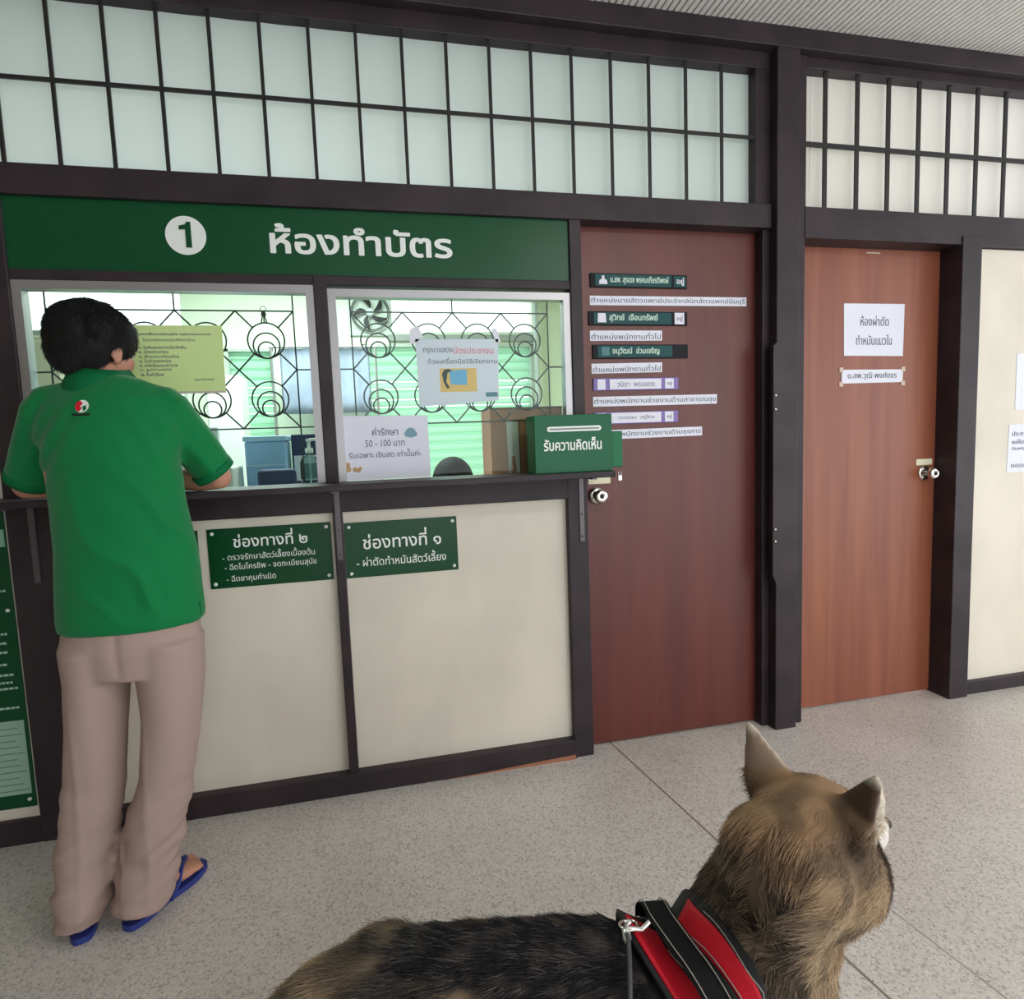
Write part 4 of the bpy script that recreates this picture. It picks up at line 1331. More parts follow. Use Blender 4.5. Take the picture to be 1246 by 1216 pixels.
# hair: a cap over the skull that leaves face and ears free
bm = BM()
ellipsoid(bm, hp(-0.018, 0, 0.032), (0.116, 0.099, 0.097), HM, 32)
ellipsoid(bm, hp(-0.050, 0, -0.012), (0.076, 0.090, 0.082), HM, 24)
ellipsoid(bm, hp(-0.070, 0, -0.046), (0.042, 0.062, 0.048), HM, 20)
ellipsoid(bm, hp(0.042, 0, 0.066), (0.050, 0.066, 0.036), HM, 20)
for s in (-1, 1):
    ellipsoid(bm, hp(0.030, s * 0.072, 0.022), (0.024, 0.014, 0.040), HM, 12)
    ellipsoid(bm, hp(-0.042, s * 0.082, 0.028), (0.055, 0.026, 0.046), HM, 12)
hair_me = remeshed(bm, 0.006, 5, 0.5)
co, no = coords(hair_me), normals(hair_me)
q = (co - np.array(H0)) @ np.array(HM)
co = co + no * (0.006 * (vnoise(q * np.array((40, 40, 14)) + 50) - 0.5))[:, None]
set_coords(hair_me, co)
hair_me.materials.append(MT['hairm'])
hair = link('hair', hair_me, man)
Hn = np.array(H0)
HMn = np.array(HM)


def hair_comb(P, N):
    q = (P - Hn) @ HMn
    crown = np.array((-0.045, 0.01, 0.12))
    d = q - crown
    return d @ HMn.T


strands('hair_strands', hair_me, 14000, lambda P, N: 0.018 + 0 * P[:, 0], hair_comb, lambda P, N, r: (L3(20, 18, 18)[None, :] * (0.5 + 0.8 * r[:, None])), 0.0006,
        attr_mat('hair_strand', 'strand_colour', 0.45, 0.35), hair, pts=4, lift=0.28, clump=0.03, seed=5)

# polo shirt
bm = BM()
tube(bm, [(-0.652, -0.397, 0.800), (-0.652, -0.397, 0.83), (-0.650, -0.395, 0.93), (-0.654, -0.388, 1.03), (-0.668, -0.365, 1.13), (-0.682, -0.335, 1.22), (-0.694, -0.305, 1.31), (-0.702, -0.280, 1.385), (-0.708, -0.262, 1.44), (-0.712, -0.252, 1.462)],
     [(0.180, 0.127), (0.181, 0.128), (0.178, 0.124), (0.170, 0.118), (0.165, 0.116), (0.166, 0.115), (0.178, 0.112), (0.176, 0.098), (0.128, 0.076), (0.080, 0.060)], 32, up=(1, 0, 0))
tube(bm, [sh_l + Vector((-0.012, 0.0, 0.015)), Vector((-0.705, -0.262, 1.425)), sh_r + Vector((0.008, 0.0, 0.012))], [0.060, 0.066, 0.060], 16)
for s, sh, el in ((1, sh_r, el_r), (-1, sh_l, el_l)):
    ax = el - sh
    tube(bm, [sh - ax * 0.10 + Vector((-s * 0.05, 0, 0.0)), sh + Vector((0, 0, 0.002)), sh + ax * 0.4, sh + ax * 0.74, sh + ax * 0.90 + Vector((s * 0.002, 0, 0.0))],
         [0.062, 0.065, 0.064, 0.063, 0.060], 20)
shirt_me = remeshed(bm, 0.008, 10, 0.55)
co, no = coords(shirt_me), normals(shirt_me)
# drape folds: slanted ridges over the lower back and right flank, pinches at the armpits
a1 = co[:, 0] * 0.80 + co[:, 2] * 0.62
wob = (vnoise(co * np.array((7, 7, 5)) + 20) - 0.5)
ridge = 1.0 - 2.0 * np.abs(np.sin(a1 * 27 + wob * 5.0)) ** 0.7
wlow = sstep(1.33, 1.10, co[:, 2]) * sstep(0.80, 0.90, co[:, 2]) * sstep(-0.80, -0.60, co[:, 0])
back = sstep(0.2, -0.6, no[:, 1])
amp = 0.0085 * wlow * (0.35 + 0.65 * back) * (0.4 + 1.2 * vnoise(co * 6 + 3))
disp = amp * ridge
disp += 0.007 * (vnoise(co * np.array((9, 9, 4)) + 9) - 0.5) * sstep(1.42, 1.25, co[:, 2])
for s, sh in ((1, sh_r), (-1, sh_l)):
    arm = np.array(sh) + np.array((-s * 0.015, -0.06, -0.09))
    dd = np.linalg.norm(co - arm, axis=1)
    disp += 0.006 * np.exp(-(dd / 0.10) ** 2) * np.sin((co[:, 0] * s * 0.9 + co[:, 2] * 0.5) * 110)
disp = np.maximum(disp, -0.004)
co = co + no * disp[:, None]
set_coords(shirt_me, co)
shirt_me.materials.append(MT['shirt'])
shirt = link('polo_shirt', shirt_me, man)
for s, sh, el in ((1, sh_r, el_r), (-1, sh_l, el_l)):
    ax = el - sh
    bm = BM(); tube(bm, [sh + ax * 0.84, sh + ax * 0.935 + Vector((s * 0.002, 0, 0.0))], [0.0640, 0.0625], 28); obj('sleeve_cuff', bm, MT['shirt_dark'], shirt, True)
# collar, folded down around the nape
bm = BM()
n = 36
cc = Vector((-0.722, -0.250, 1.468))
rings = []
for k in range(n + 1):
    a = R(-60 + 300 * k / n) + pi       # open towards the front
    ca, sa = cos(a - pi / 2 + R(60)), sin(a - pi / 2 + R(60))
    dirv = Vector((cos(R(-240) + R(300) * k / n), sin(R(-240) + R(300) * k / n), 0))
    prof_ = ((0.062, 0.036), (0.069, 0.040), (0.082, 0.020), (0.104, -0.022), (0.099, -0.026), (0.078, 0.012), (0.065, 0.020))
    rg = []
    for r_, z_ in prof_:
        tilt = -0.16 * dirv.y * r_ * -1.0
        rg.append(bm.verts.new(cc + dirv * r_ + Vector((0, 0, z_ + 0.28 * dirv.y * -r_ * -0.5 + 0.10 * dirv.x * -r_))))
    rings.append(rg)
for a, b in zip(rings, rings[1:]):
    for k in range(7):
        bm.faces.new((a[k], a[(k + 1) % 7], b[(k + 1) % 7], b[k]))
bm.faces.new(rings[0][::-1]); bm.faces.new(rings[-1])
bmesh.ops.recalc_face_normals(bm, faces=bm.faces)
obj('collar', bm, MT['shirt_dark'], shirt, True)
bvh_shirt = BVHTree.FromPolygons([v.co for v in shirt_me.vertices], [p.vertices for p in shirt_me.polygons])


def on_shirt(x, z, off):
    hit = bvh_shirt.ray_cast(Vector((x, -0.9, z)), Vector((0, 1, 0)))
    return (hit[0] + hit[1] * off) if hit[0] is not None else Vector((x, -0.42, z))


def badge(name, poly, off, material):
    bm = BM()
    cxm = sum(p[0] for p in poly) / len(poly); czm = sum(p[1] for p in poly) / len(poly)
    vs = [bm.verts.new(on_shirt(x, z, off)) for x, z in poly]
    c = bm.verts.new(on_shirt(cxm, czm, off))
    for k in range(len(vs)):
        bm.faces.new((c, vs[k], vs[(k + 1) % len(vs)]))
    bmesh.ops.recalc_face_normals(bm, faces=bm.faces)
    for f in bm.faces:
        if f.normal.y > 0:
            f.normal_flip()
    bmesh.ops.solidify(bm, geom=bm.faces[:], thickness=0.001)
    return obj(name, bm, material, shirt)


lx, lz = -0.728, 1.392
badge('logo_disc', [(lx + 0.017 * cos(2 * pi * k / 20), lz + 0.017 * sin(2 * pi * k / 20)) for k in range(20)], 0.0015, MT['white'])
badge('logo_red', [(lx + 0.016 * cos(a), lz + 0.016 * sin(a)) for a in np.linspace(R(110), R(250), 9)] + [(lx + 0.001, lz - 0.006), (lx - 0.004, lz), (lx + 0.002, lz + 0.007)], 0.0028, MT['red'])
badge('logo_green', [(lx + 0.002, lz - 0.002), (lx + 0.006, lz - 0.014), (lx + 0.013, lz - 0.008), (lx + 0.010, lz + 0.002)], 0.0028, MT['shirt_dark'])
badge('logo_lettering', [(lx - 0.022, lz - 0.024), (lx - 0.022, lz - 0.019), (lx, lz - 0.021), (lx + 0.022, lz - 0.019), (lx + 0.022, lz - 0.024), (lx, lz - 0.026)], 0.0018, MT['bar'])
bm = BM(); box(bm, -0.482, -0.474, -0.425, -0.385, 0.812, 0.85); obj('side_vent', bm, MT['shirt_dark'], shirt)

# trousers
bm = BM()
tube(bm, [(-0.652, -0.400, 0.86), (-0.652, -0.402, 0.80), (-0.655, -0.405, 0.745), (-0.658, -0.405, 0.672)], [(0.158, 0.104), (0.168, 0.113), (0.173, 0.117), (0.160, 0.108)], 28, up=(1, 0, 0))
for pts_, rad_ in (
    ([(-0.744, -0.405, 0.76), (-0.748, -0.405, 0.66), (-0.762, -0.405, 0.53), (-0.779, -0.408, 0.38), (-0.799, -0.425, 0.245), (-0.807, -0.445, 0.15), (-0.816, -0.468, 0.075), (-0.818, -0.475, 0.026)],
     [(0.084, 0.110), (0.075, 0.104), (0.071, 0.092), (0.075, 0.084), (0.072, 0.082), (0.067, 0.080), (0.061, 0.082), (0.060, 0.084)]),
    ([(-0.566, -0.405, 0.76), (-0.570, -0.405, 0.66), (-0.578, -0.405, 0.53), (-0.603, -0.408, 0.36), (-0.638, -0.425, 0.215), (-0.655, -0.440, 0.14), (-0.664, -0.458, 0.080), (-0.668, -0.466, 0.036)],
     [(0.088, 0.110), (0.086, 0.104), (0.074, 0.092), (0.068, 0.084), (0.080, 0.082), (0.078, 0.080), (0.072, 0.084), (0.068, 0.086)])):
    tube(bm, pts_, rad_, 24, up=(1, 0, 0))
tr_me = remeshed(bm, 0.007, 8, 0.5)
co, no = coords(tr_me), normals(tr_me)
low = sstep(0.46, 0.18, co[:, 2])
xx = np.where(co[:, 0] < -0.705, co[:, 0] + 0.79, co[:, 0] + 0.63)
tilt = co[:, 2] + xx * 0.35
disp = 0.030 * low * (vnoise(np.stack([co[:, 0] * 9, co[:, 1] * 9, tilt * 26], 1) + 4) - 0.5) * (0.3 + 0.9 * vnoise(co * 11 + 11))
disp += 0.010 * low * (vnoise(np.stack([co[:, 0] * 14, co[:, 1] * 14, (co[:, 2] - xx * 0.5) * 52], 1) + 14) - 0.5)
disp += 0.010 * (vnoise(co * np.array((14, 10, 3.2)) + 40) - 0.5) * sstep(0.80, 0.60, co[:, 2])
disp += 0.0035 * np.exp(-(xx / 0.010) ** 2) * sstep(-0.2, -0.8, no[:, 1]) * sstep(0.66, 0.5, co[:, 2])
# seat seam
disp -= 0.006 * np.exp(-((co[:, 0] + 0.658) / 0.010) ** 2) * sstep(0.66, 0.72, co[:, 2]) * sstep(0, -0.6, no[:, 1])
co = co + no * disp[:, None]
set_coords(tr_me, co)
tr_me.materials.append(MT['trousers'])
link('trousers', tr_me, man)

# flip-flops
for an, to in ((ank_l, toe_l), (ank_r, toe_r)):
    f_ = Vector((to.x - an.x, to.y - an.y, 0)).normalized()
    s_ = f_.cross(Vector((0, 0, 1)))
    heel = Vector((an.x, an.y, 0)) - f_ * 0.062
    sgn = -1 if an is ank_r else 1
    out = []
    for k in range(36):
        a = 2 * pi * k / 36
        t = 0.5 - 0.5 * cos(a)
        wd = 0.036 + 0.014 * sstep(0.35, 0.8, np.float64(t)) - 0.006 * math.exp(-((t - 0.42) / 0.16) ** 2)
        sd = math.copysign(abs(sin(a)) ** 0.55, sin(a))
        out.append(heel + f_ * (0.272 * t) + s_ * (wd * sd + 0.006 * sgn * t))
    bm = BM()
    lo = [bm.verts.new(p + Vector((0, 0, 0.002))) for p in out]
    hi = [bm.verts.new(p + Vector((0, 0, 0.019))) for p in out]
    bm.faces.new(lo[::-1]); bm.faces.new(hi)
    for k in range(36):
        bm.faces.new((lo[k], lo[(k + 1) % 36], hi[(k + 1) % 36], hi[k]))
    bmesh.ops.recalc_face_normals(bm, faces=bm.faces)
    ff = obj('flip_flop', bm, MT['flip'], man)
    bm = BM()
    th_ = heel + f_ * 0.225 + s_ * (0.018 * sgn) + Vector((0, 0, 0.02))
    for q in (-1, 1):
        b0 = heel + f_ * 0.105 + s_ * (0.040 * q) + Vector((0, 0, 0.016))
        md = heel + f_ * 0.165 + s_ * (0.032 * q + 0.008 * sgn) + Vector((0, 0, 0.068))
        tube(bm, [b0, b0.lerp(md, 0.6) + s_ * 0.006 * q, md, th_ + Vector((0, 0, 0.035)), th_], [(0.004, 0.010), (0.004, 0.011), (0.004, 0.009), (0.0045, 0.006), (0.004, 0.004)], 10)
    obj('strap', bm, MT['flip'], ff, True)

# ------------------------------------------------------------------ the dog
dog = thing('dog', 'large brown and black husky type dog in a red harness, seen from behind', 'dog', (0.15, -1.35, 0.0))
DF = Vector((0.985, -0.17, 0)).normalized()      # along the body, towards the head
DL = Vector((0.17, 0.985, 0)).normalized()       # to the dog's left, away from the camera
AX = [(-0.200, -1.298, 0.290), (-0.170, -1.304, 0.312), (-0.115, -1.314, 0.336), (-0.03, -1.330, 0.350), (0.10, -1.352, 0.352), (0.22, -1.372, 0.338), (0.32, -1.388, 0.328), (0.42, -1.402, 0.298),
      (0.505, -1.412, 0.325), (0.570, -1.418, 0.430), (0.605, -1.424, 0.535)]
AR = [(0.050, 0.060), (0.086, 0.090), (0.112, 0.114), (0.130, 0.131), (0.130, 0.130), (0.132, 0.140), (0.134, 0.144), (0.122, 0.118), (0.118, 0.122), (0.118, 0.118), (0.100, 0.100)]
# head frame
HS = 1.12
AZ, PT, RO = R(70), R(8), R(0)
hF = Vector((sin(AZ) * cos(PT), cos(AZ) * cos(PT), -sin(PT)))
hR0 = Vector((cos(AZ), -sin(AZ), 0))
hU0 = hR0.cross(hF)
hR = cos(RO) * hR0 - sin(RO) * hU0
hU = hR.cross(hF)
hL = -hR
DH = Vector((0.643, -1.449, 0.628))
DM = Matrix((hF, hL, hU)).transposed()


def dh(x, y, z):
    return DH + DM @ (Vector((x, y, z)) * HS)


def at(s, l, z):
    """a point by distance along the body from the withers, to the left, and height"""
    p = Vector((0.42, -1.402, 0)) + DF * s + DL * l
    return Vector((p.x, p.y, z))


bm = BM()
tube(bm, AX, AR, 28, up=DL)
ellipsoid(bm, at(-0.06, 0, 0.29), (0.16, 0.12, 0.13), n=20)                 # deep chest
ellipsoid(bm, at(0.055, 0, 0.30), (0.09, 0.10, 0.11), n=20)                 # forechest
for s in (-1, 1):
    ellipsoid(bm, at(-0.015, s * 0.085, 0.295), (0.085, 0.055, 0.105), n=18)       # shoulder
    ellipsoid(bm, at(-0.46, s * 0.070, 0.345), (0.100, 0.062, 0.115), n=18)       # thigh
    # front leg: elbow close to the chest, wrist low, paw on the floor
    tube(bm, [at(0.02, s * 0.09, 0.31), at(-0.03, s * 0.092, 0.25), at(-0.012, s * 0.088, 0.20), at(0.0, s * 0.086, 0.10), at(0.004, s * 0.086, 0.045)], [0.060, 0.048, 0.034, 0.026, 0.027], 16)
    tube(bm, [at(-0.008, s * 0.086, 0.028), at(0.03, s * 0.088, 0.026), at(0.062, s * 0.09, 0.018)], [(0.026, 0.030), (0.026, 0.034), (0.017, 0.030)], 14, up=(0, 0, 1))
    # hind leg: knee forward against the belly, hock back, upright shank
    tube(bm, [at(-0.47, s * 0.075, 0.36), at(-0.40, s * 0.092, 0.245), at(-0.50, s * 0.088, 0.150), at(-0.565, s * 0.084, 0.130), at(-0.548, s * 0.084, 0.085), at(-0.535, s * 0.084, 0.04)], [0.082, 0.060, 0.036, 0.027, 0.024, 0.026], 16)
    tube(bm, [at(-0.545, s * 0.084, 0.027), at(-0.505, s * 0.086, 0.025), at(-0.475, s * 0.088, 0.017)], [(0.025, 0.028), (0.025, 0.033), (0.016, 0.028)], 14, up=(0, 0, 1))
# tail hanging behind
tube(bm, [at(-0.56, 0, 0.33), at(-0.64, 0.01, 0.285), at(-0.700, 0.02, 0.20), at(-0.715, 0.03, 0.12), at(-0.70, 0.035, 0.07)], [0.040, 0.044, 0.052, 0.046, 0.016], 14)
# head
ellipsoid(bm, dh(0, 0, 0), (0.0986, 0.0918, 0.0851), DM, 24)
ellipsoid(bm, dh(-0.055, 0, -0.030), (0.0784, 0.1008, 0.0896), DM, 20)
for s in (-1, 1):
    ellipsoid(bm, dh(0.012, s * 0.050, -0.042), (0.0694, 0.0560, 0.0694), DM, 18)
    ellipsoid(bm, dh(0.070, s * 0.032, 0.020), (0.0269, 0.0269, 0.0202), DM, 12)
tube(bm, [dh(0.04, 0, -0.012), dh(0.10, 0, -0.026), dh(0.155, 0, -0.040), dh(0.192, 0, -0.046)], [(0.056, 0.054), (0.045, 0.040), (0.035, 0.031), (0.022, 0.022)], 18, up=hL)
tube(bm, [dh(0.03, 0, -0.065), dh(0.10, 0, -0.070), dh(0.165, 0, -0.070)], [(0.043, 0.025), (0.029, 0.018), (0.018, 0.013)], 14, up=hL)
ellipsoid(bm, dh(0.196, 0, -0.034), (0.0146, 0.0179, 0.0134), DM, 12)
for s in (-1, 1):
    ellipsoid(bm, dh(-0.010, s * 0.046, -0.060), (0.060, 0.046, 0.060), DM, 18)
ellipsoid(bm, dh(-0.060, 0, -0.065), (0.075, 0.090, 0.075), DM, 20)
# ears: upright triangles, open to the front
for s in (-1, 1):
    b0, tip = Vector((-0.012, s * 0.062, 0.050)), Vector((-0.027, s * 0.094, 0.127))
    rows = []
    for t, wd, th_ in ((-0.2, 0.042, 0.020), (0.10, 0.040, 0.014), (0.4, 0.029, 0.011), (0.68, 0.019, 0.009), (0.9, 0.010, 0.007), (1.0, 0.005, 0.004)):
        rows.append((b0.lerp(tip, t), (th_, wd)))
    tube(bm, [dh(*r[0]) for r in rows], [r[1] for r in rows], 16, up=DM @ Vector((0.86, s * 0.5, 0.1)))
    # pale roll of hair along the outer rim of the ear
    tube(bm, [dh(0.020, s * 0.074, 0.034), dh(0.010, s * 0.083, 0.056), dh(-0.006, s * 0.091, 0.088), dh(-0.022, s * 0.095, 0.121)], [0.010, 0.0085, 0.0065, 0.004], 10)
dog_me = remeshed(bm, 0.007, 4, 0.5)
dcols = [mat('dog_coat_base', (92, 78, 66), 0.8, spec=0.1)]
dog_me.materials.append(dcols[0])
dcoat = attr_mat('dog_coat', 'coat', 0.8, 0.1)
dog_me.materials[0] = dcoat

DFn, DLn, DHn, DMn = np.array(DF), np.array(DL), np.array(DH), np.array(DM)
W0 = np.array((0.42, -1.402, 0.0))
AXn = np.array(AX)
AXs = (AXn - W0) @ DFn


def body_param(P):
    s = (P - W0) @ DFn
    l = (P - W0) @ DLn
    # nearest point of the axis line
    d2 = ((P[:, None, :] - AXn[None]) ** 2).sum(2)
    i = d2.argmin(1)
    return s, l, P[:, 2], i


def head_local(P):
    return (P - DHn) @ DMn / HS


def coat(P, N, r):
    """fur colour: black saddle, tan flanks, grizzled brown neck, tan head with dark ear bases, cream cheeks"""
    n = len(P)
    s, l, z, i = body_param(P)
    q = head_local(P)
    nz1 = vnoise(P * 26 + 5)
    nz2 = vnoise(P * 70 + 15)
    black, tan, cream, brown, ginger, grey, dark = L3(30, 28, 32), L3(170, 148, 120), L3(226, 214, 196), L3(122, 106, 88), L3(166, 132, 100), L3(112, 106, 102), L3(56, 47, 42)
    # trunk
    axz = np.interp(s, AXs, AXn[:, 2])
    h = (z - axz) / 0.14
    tfl = sstep(0.80, 0.40, h + (nz1 - 0.5) * 0.5 - 0.34 * sstep(-0.38, -0.50, s))[:, None]
    trunk = black[None] * (1 - tfl) + tan[None] * tfl
    grz = ((r > 0.70) & (nz2 > 0.42))[:, None]
    mott = (sstep(0.52, 0.85, nz2 * 0.6 + nz1 * 0.4) * 0.55)[:, None]
    trunk = trunk * (1 - mott) + L3(104, 92, 82)[None] * mott
    trunk = np.where(grz, trunk * 0.4 + grey[None] * 0.45, trunk)
    shoulder = sstep(-0.10, 0.02, s)[:, None] * sstep(0.6, 0.1, h)[:, None]
    trunk = trunk * (1 - shoulder) + (tan[None] * 0.9) * shoulder
    # neck
    nk = sstep(0.03, 0.10, s + (nz1 - 0.5) * 0.03)[:, None]
    nmix = sstep(0.3, 0.75, nz1 * 0.6 + r * 0.5)[:, None]
    neck = dark[None] * (1 - nmix) + (brown * 1.25)[None] * nmix
    under = sstep(0.0, 0.10, np.interp(s, AXs, AXn[:, 2]) - z - 0.02)[:, None]
    neck = neck * (1 - under) + tan[None] * 0.95 * under
    # dark stripe along the nape
    col = trunk * (1 - nk) + neck * nk
    # head
    hd = sstep(-0.125, -0.100, q[:, 0] + 0.30 * q[:, 2] + (nz1 - 0.5) * 0.03)
    hd = hd * (s > 0.10) * sstep(0.24, 0.20, np.linalg.norm(q, axis=1))
    crown = ginger[None] * (1 - r[:, None] * 0.35) + tan[None] * (r[:, None] * 0.35)
    side = sstep(0.035, 0.085, np.abs(q[:, 1]))[:, None]
    head = crown * (1 - side * 0.55) + (tan * 0.95)[None] * side * 0.55
    lowc = sstep(-0.02, -0.08, q[:, 2])[:, None]
    head = head * (1 - lowc) + (tan * 1.15)[None] * lowc
    dk = np.exp(-((q[:, 0] + 0.005) / 0.045) ** 2 - ((np.abs(q[:, 1]) - 0.070) / 0.030) ** 2 - ((q[:, 2] - 0.025) / 0.042) ** 2)[:, None]
    head = head * (1 - 0.8 * dk) + dark[None] * 0.8 * dk
    patch = (sstep(0.55, 0.8, nz1) * 0.5)[:, None]
    head = head * (1 - patch) + dark[None] * 1.2 * patch
    # dark mask edge in front of the ear, cream cheeks and muzzle
    mk = (sstep(0.022, 0.034, q[:, 0]) * sstep(0.080, 0.068, q[:, 0]) * (np.abs(q[:, 1]) > 0.045))[:, None]
    head = head * (1 - 0.85 * mk) + (dark * 0.8)[None] * 0.85 * mk
    mz = (sstep(0.060, 0.072, q[:, 0]) * sstep(0.020, 0.0, q[:, 2]))[:, None]
    head = head * (1 - mz) + L3(236, 230, 222)[None] * mz
    # ears
    ear = sstep(0.064, 0.078, q[:, 2] + 0.25 * (np.abs(q[:, 1]) - 0.06))
    ear = ear * (np.abs(q[:, 1]) > 0.04)
    tipm = sstep(0.108, 0.124, q[:, 2])[:, None]
    front = sstep(0.1, 0.5, N @ DMn[:, 0])[:, None]
    backc = np.where((q[:, 1] > 0)[:, None], L3(150, 130, 112)[None], L3(84, 66, 54)[None])
    earc = backc * (1 - front) + cream[None] * front
    rim = np.exp(-((N @ DMn[:, 0] - 0.1) / 0.25) ** 2)[:, None] * 0.6
    earc = earc * (1 - rim) + (cream * 0.9)[None] * rim
    earc = earc * (1 - tipm) + (cream * 0.85)[None] * tipm
    head = head * (1 - ear[:, None]) + earc * ear[:, None]
    roll = np.zeros(n)
    qa = np.stack([q[:, 0], np.abs(q[:, 1]), q[:, 2]], 1)
    for p_ in ((0.020, 0.074, 0.034), (0.015, 0.079, 0.045), (0.010, 0.083, 0.056), (0.002, 0.087, 0.072), (-0.006, 0.091, 0.088), (-0.014, 0.093, 0.105)):
        roll = np.maximum(roll, sstep(0.015, 0.010, np.linalg.norm(qa - np.array(p_) - np.array((0.002, 0.003, 0)), axis=1)))
    head = head * (1 - roll[:, None]) + cream[None] * roll[:, None]
    # narrow dark parting between head and ruff
    part = np.exp(-((np.linalg.norm(q * np.array((1, 1, 0.9)) - np.array((-0.02, 0, -0.03)), axis=1) - 0.158) / 0.010) ** 2)[:, None] * (q[:, 0] < 0.02)[:, None]
    col = col * (1 - 0.6 * part) + dark[None] * 0.6 * part
    col = col * (1 - hd[:, None]) + head * hd[:, None]
    # legs
    lg = sstep(0.26, 0.18, z)[:, None]
    col = col * (1 - lg) + (tan * 1.2)[None] * lg
    return col * (0.78 + 0.44 * r[:, None])


co, no = coords(dog_me), normals(dog_me)
ca = dog_me.attributes.new('coat', 'FLOAT_COLOR', 'POINT')
cc_ = coat(co, no, np.full(len(co), 0.5)) * 0.75
ca.data.foreach_set('color', np.concatenate([np.clip(cc_, 0, 1), np.ones((len(co), 1))], 1).astype(np.float32).ravel())
dbody = link('body', dog_me, dog)
bvh_dog = BVHTree.FromPolygons([v.co for v in dog_me.vertices], [p.vertices for p in dog_me.polygons])
for s in (-1, 1):
    bm = BM(); ellipsoid(bm, dh(0.084, s * 0.035, 0.007), (0.010, 0.010, 0.008), DM, 14); obj('eye', bm, MT['bar'], dog, True)
bm = BM(); ellipsoid(bm, dh(0.207, 0, -0.033), (0.010, 0.016, 0.011), DM, 14); obj('nose', bm, MT['bar'], dog, True)

# harness: a red saddle with black webbing, laid on the shoulders
UPV = Vector((0, 0, 1))


def axis_pt(s):
    z = float(np.interp(s, AXs, AXn[:, 2]))
    return at(s, 0, z)


def skin_pt(s, th, off, lean=0.0):
    """surface point at distance s, angle th (0 on the spine, positive towards the camera)"""
    d = (UPV * cos(th) - DL * sin(th) + DF * lean).normalized()
    a = axis_pt(s)
    hit = bvh_dog.ray_cast(a + d * 0.5, -d)
    return hit[0] + d * off if hit[0] is not None else a + d * (0.14 + off)


def saddle(name, s0f, s1f, t0, t1, off, thick, material, parent, ns=8, nt=22):
    bm = BM()
    g = []
    for j in range(nt + 1):
        th = t0 + (t1 - t0) * j / nt
        a, b = s0f(th), s1f(th)
        g.append([skin_pt(a + (b - a) * k / ns, th, off, 0.0) for k in range(ns + 1)])
    for _ in range(6):      # smooth the cloth over the coat
        h = [[v.copy() for v in r] for r in g]
        for j in range(nt + 1):
            for k in range(ns + 1):
                nb = [g[jj][kk] for jj, kk in ((j - 1, k), (j + 1, k)) if 0 <= jj <= nt]
                if len(nb) == 2:
                    h[j][k] = g[j][k] * 0.5 + (nb[0] + nb[1]) * 0.25
        g = h
    vs = [[bm.verts.new(v) for v in r] for r in g]
    for j in range(nt):
        for k in range(ns):
            bm.faces.new((vs[j][k], vs[j][k + 1], vs[j + 1][k + 1], vs[j + 1][k]))
    bmesh.ops.recalc_face_normals(bm, faces=bm.faces)
    c = axis_pt(0)
    f0 = bm.faces[:][0] if True else None
    bm.faces.ensure_lookup_table()
    if (bm.faces[0].calc_center_median() - c).dot(bm.faces[0].normal) < 0:
        bmesh.ops.reverse_faces(bm, faces=bm.faces)
    bmesh.ops.solidify(bm, geom=bm.faces[:], thickness=-thick)
    bmesh.ops.recalc_face_normals(bm, faces=bm.faces)
    return obj(name, bm, material, parent, True)


hn = bpy.data.objects.new('harness', None); COL.objects.link(hn); hn.parent = dog
hn.location = Vector((0.42, -1.402, 0.50)) - dog.location
S0 = lambda th: -0.065 + 0.090 * max(float(th), 0.0) - 0.02 * min(float(th), 0.0)
S1 = lambda th: 0.045 + 0.075 * min(max(float(th), 0.0), 0.75)
saddle('saddle_pad', lambda th: S0(th) - 0.012, lambda th: S1(th) + 0.012, -1.2, 1.75, 0.018, 0.006, MT['webbing'], hn)
ST0 = lambda th: S0(th) * 0.42 + S1(th) * 0.58
saddle('red_panel', S0, ST0, -0.18, 1.70, 0.0245, 0.004, MT['red'], hn, 6)
saddle('red_panel', lambda th: ST0(th) + 0.02, S1, -0.12, 1.2, 0.0245, 0.004, MT['red'], hn, 6)
saddle('back_strap', lambda th: ST0(th) - 0.014, lambda th: ST0(th) + 0.020, -1.2, 1.75, 0.030, 0.004, MT['webbing'], hn, 4)
# raised grab handle over the strap
def band(name, pts, wid, wdir, thick, material, parent):
    bm = BM()
    pts = [Vector(p) for p in pts]
    A_ = []
    for p in pts:
        A_.append((bm.verts.new(p - Vector(wdir) * wid), bm.verts.new(p + Vector(wdir) * wid)))
    for a, b in zip(A_, A_[1:]):
        bm.faces.new((a[0], a[1], b[1], b[0]))
    bmesh.ops.solidify(bm, geom=bm.faces[:], thickness=thick)
    bmesh.ops.recalc_face_normals(bm, faces=bm.faces)
    return obj(name, bm, material, parent, True)


hp_pts = []
for k in range(17):
    t = k / 16
    th = -0.62 + 1.45 * t
    hp_pts.append(skin_pt(ST0(th) - 0.012, th, 0.034 + 0.046 * sin(pi * t) ** 0.7))
band('grab_handle', hp_pts, 0.022, DF, 0.005, MT['webbing'], hn)
for o_ in (-0.0165, 0.0165):
    bm = BM(); tube(bm, [p + DF * o_ + (p - axis_pt(0)).normalized() * 0.003 for p in hp_pts], 0.0009, 6); obj('stitching', bm, MT['thread'], hn)
for sf in (lambda th: ST0(th) - 0.012, lambda th: ST0(th) + 0.018, lambda th: S1(th) - 0.002):
    bm = BM(); tube(bm, [skin_pt(sf(th), th, 0.0355) for th in np.linspace(0.1, 1.5, 20)], 0.0009, 6); obj('stitching', bm, MT['thread'], hn)
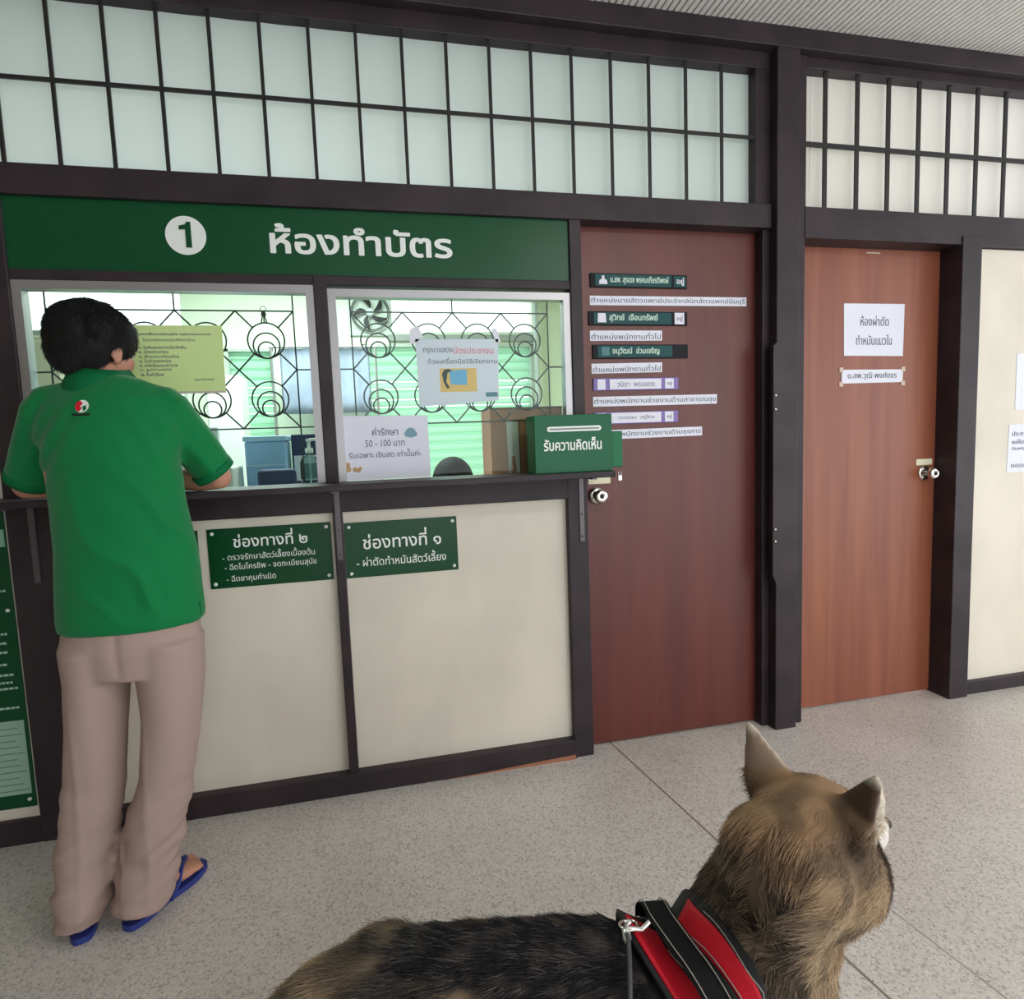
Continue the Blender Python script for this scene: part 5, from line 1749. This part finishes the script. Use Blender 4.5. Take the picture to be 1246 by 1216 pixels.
# chest strap with its buckle
cs_pts = [skin_pt(0.045 + 0.055 * t, 0.85 + 0.55 * t, 0.026) for t in np.linspace(0, 1.3, 12)]
band('chest_strap', cs_pts, 0.013, (UPV * 0.55 + DF * 0.5).normalized(), 0.004, MT['webbing'], hn)
bm = BM()
bp_ = cs_pts[7]
box(bm, -0.016, 0.016, -0.022, 0.022, -0.006, 0.006, bevel=0.004)
mw = (UPV * 0.75 - DL * 0.66).normalized(); mu = DF.cross(mw).normalized()
bmesh.ops.transform(bm, matrix=Matrix.Translation(bp_ + mw * 0.006) @ Matrix((DF, mu, mw)).transposed().to_4x4(), verts=bm.verts)
obj('buckle', bm, MT['bar'], hn, True)
rp_ = skin_pt(S0(0.05) - 0.004, 0.05, 0.034)
bm = BM()
tube(bm, [rp_ + DF * (0.014 * cos(a)) - DL * (0.014 * sin(a)) + UPV * 0.004 * sin(a) for a in np.linspace(0, 2 * pi, 20)], 0.0028, 8, cap=False)
obj('leash_ring', bm, MT['steel'], hn, True)

# leash: clip on the ring, cord hanging down the near flank
ls = thing('leash', 'thin leash with a bright metal clip hooked to the back of the red harness', 'leash', (rp_.x, rp_.y, 0.40))
bm = BM()
c0 = rp_ - DF * 0.004 - DL * 0.012 + UPV * 0.004
tube(bm, [c0 + DF * 0.034 + UPV * 0.010, c0 + DF * 0.022 - UPV * 0.002, c0 + DF * 0.006, c0 - DF * 0.004 + UPV * 0.006, c0 + DF * 0.004 + UPV * 0.014], 0.0035, 8)
lathe(bm, c0 - DF * 0.004, (-DL - UPV * 0.8), [(0, 0.006), (0.012, 0.007), (0.018, 0.004)], 12)
obj('clip', bm, mat('bright_metal', (226, 224, 220), 0.25, metal=0.7), ls, True)
cp = [c0 - DF * 0.004 - DL * 0.008]
for k in range(1, 14):
    t = k / 13
    cp.append(skin_pt(S0(0.1) - 0.012 - 0.05 * t, 0.1 + 1.4 * t, 0.034))
bm = BM(); tube(bm, cp, 0.0035, 8); obj('cord', bm, mat('grey_cord', (70, 70, 74), 0.7), ls, True)


# fur
def fur_len(P, N):
    s, l, z, i = body_param(P)
    q = head_local(P)
    rr = np.linalg.norm(q, axis=1)
    L = np.where(s > 0.03, 0.032, 0.027)
    head = sstep(0.20, 0.14, rr) * (q[:, 0] > -0.085)
    L = L * (1 - head) + 0.015 * head
    L = np.where((q[:, 2] > 0.062) & (s > 0.08), 0.007, L)
    L = np.where((q[:, 0] > 0.08) & (rr < 0.26), 0.008, L)
    L = np.where(z < 0.24, 0.012, L)
    # no long hair under the harness
    th = np.arctan2(-l, z - np.interp(s, AXs, AXn[:, 2]))
    thp = np.maximum(th, 0)
    under = (s > -0.065 + 0.09 * thp - 0.02 * np.minimum(th, 0) - 0.02) & (s < 0.045 + 0.075 * np.minimum(thp, 0.75) + 0.01) & (th > -1.25) & (th < 1.8) & (s < 0.16) & (z < 0.50)
    return np.where(under, 0.008, L)


def fur_comb(P, N):
    s, l, z, i = body_param(P)
    q = head_local(P)
    j = np.clip(i, 1, len(AXn) - 1)
    tan_ = AXn[j - 1] - AXn[j]
    tan_ /= np.linalg.norm(tan_, axis=1)[:, None]
    down = np.array((0, 0, -1.0))[None] * sstep(0.0, 0.12, np.abs(l))[:, None]
    d = tan_ + down * 0.8
    hm = (np.linalg.norm(q, axis=1) < 0.17) & (s > 0.09)
    hd_ = -DMn[:, 0][None] + np.sign(q[:, 1])[:, None] * DMn[:, 1][None] * 0.3 - DMn[:, 2][None] * 0.25
    em = hm & (q[:, 2] > 0.062)
    d = np.where(hm[:, None], hd_, d)
    d = np.where(em[:, None], DMn[:, 2][None] + 0 * d, d)
    return d


def fur_mask(c, n):
    # more hairs where the coat shows, few on the belly and legs
    return np.where(c[:, 2] < 0.20, 0.25, 1.0)


strands('fur', dog_me, 150000, fur_len, fur_comb, coat, 0.00055, attr_mat('fur_strand', 'strand_colour', 0.55, 0.25), dbody, mask=fur_mask, pts=5, lift=0.20, clump=0.03, droop=0.15, seed=9)
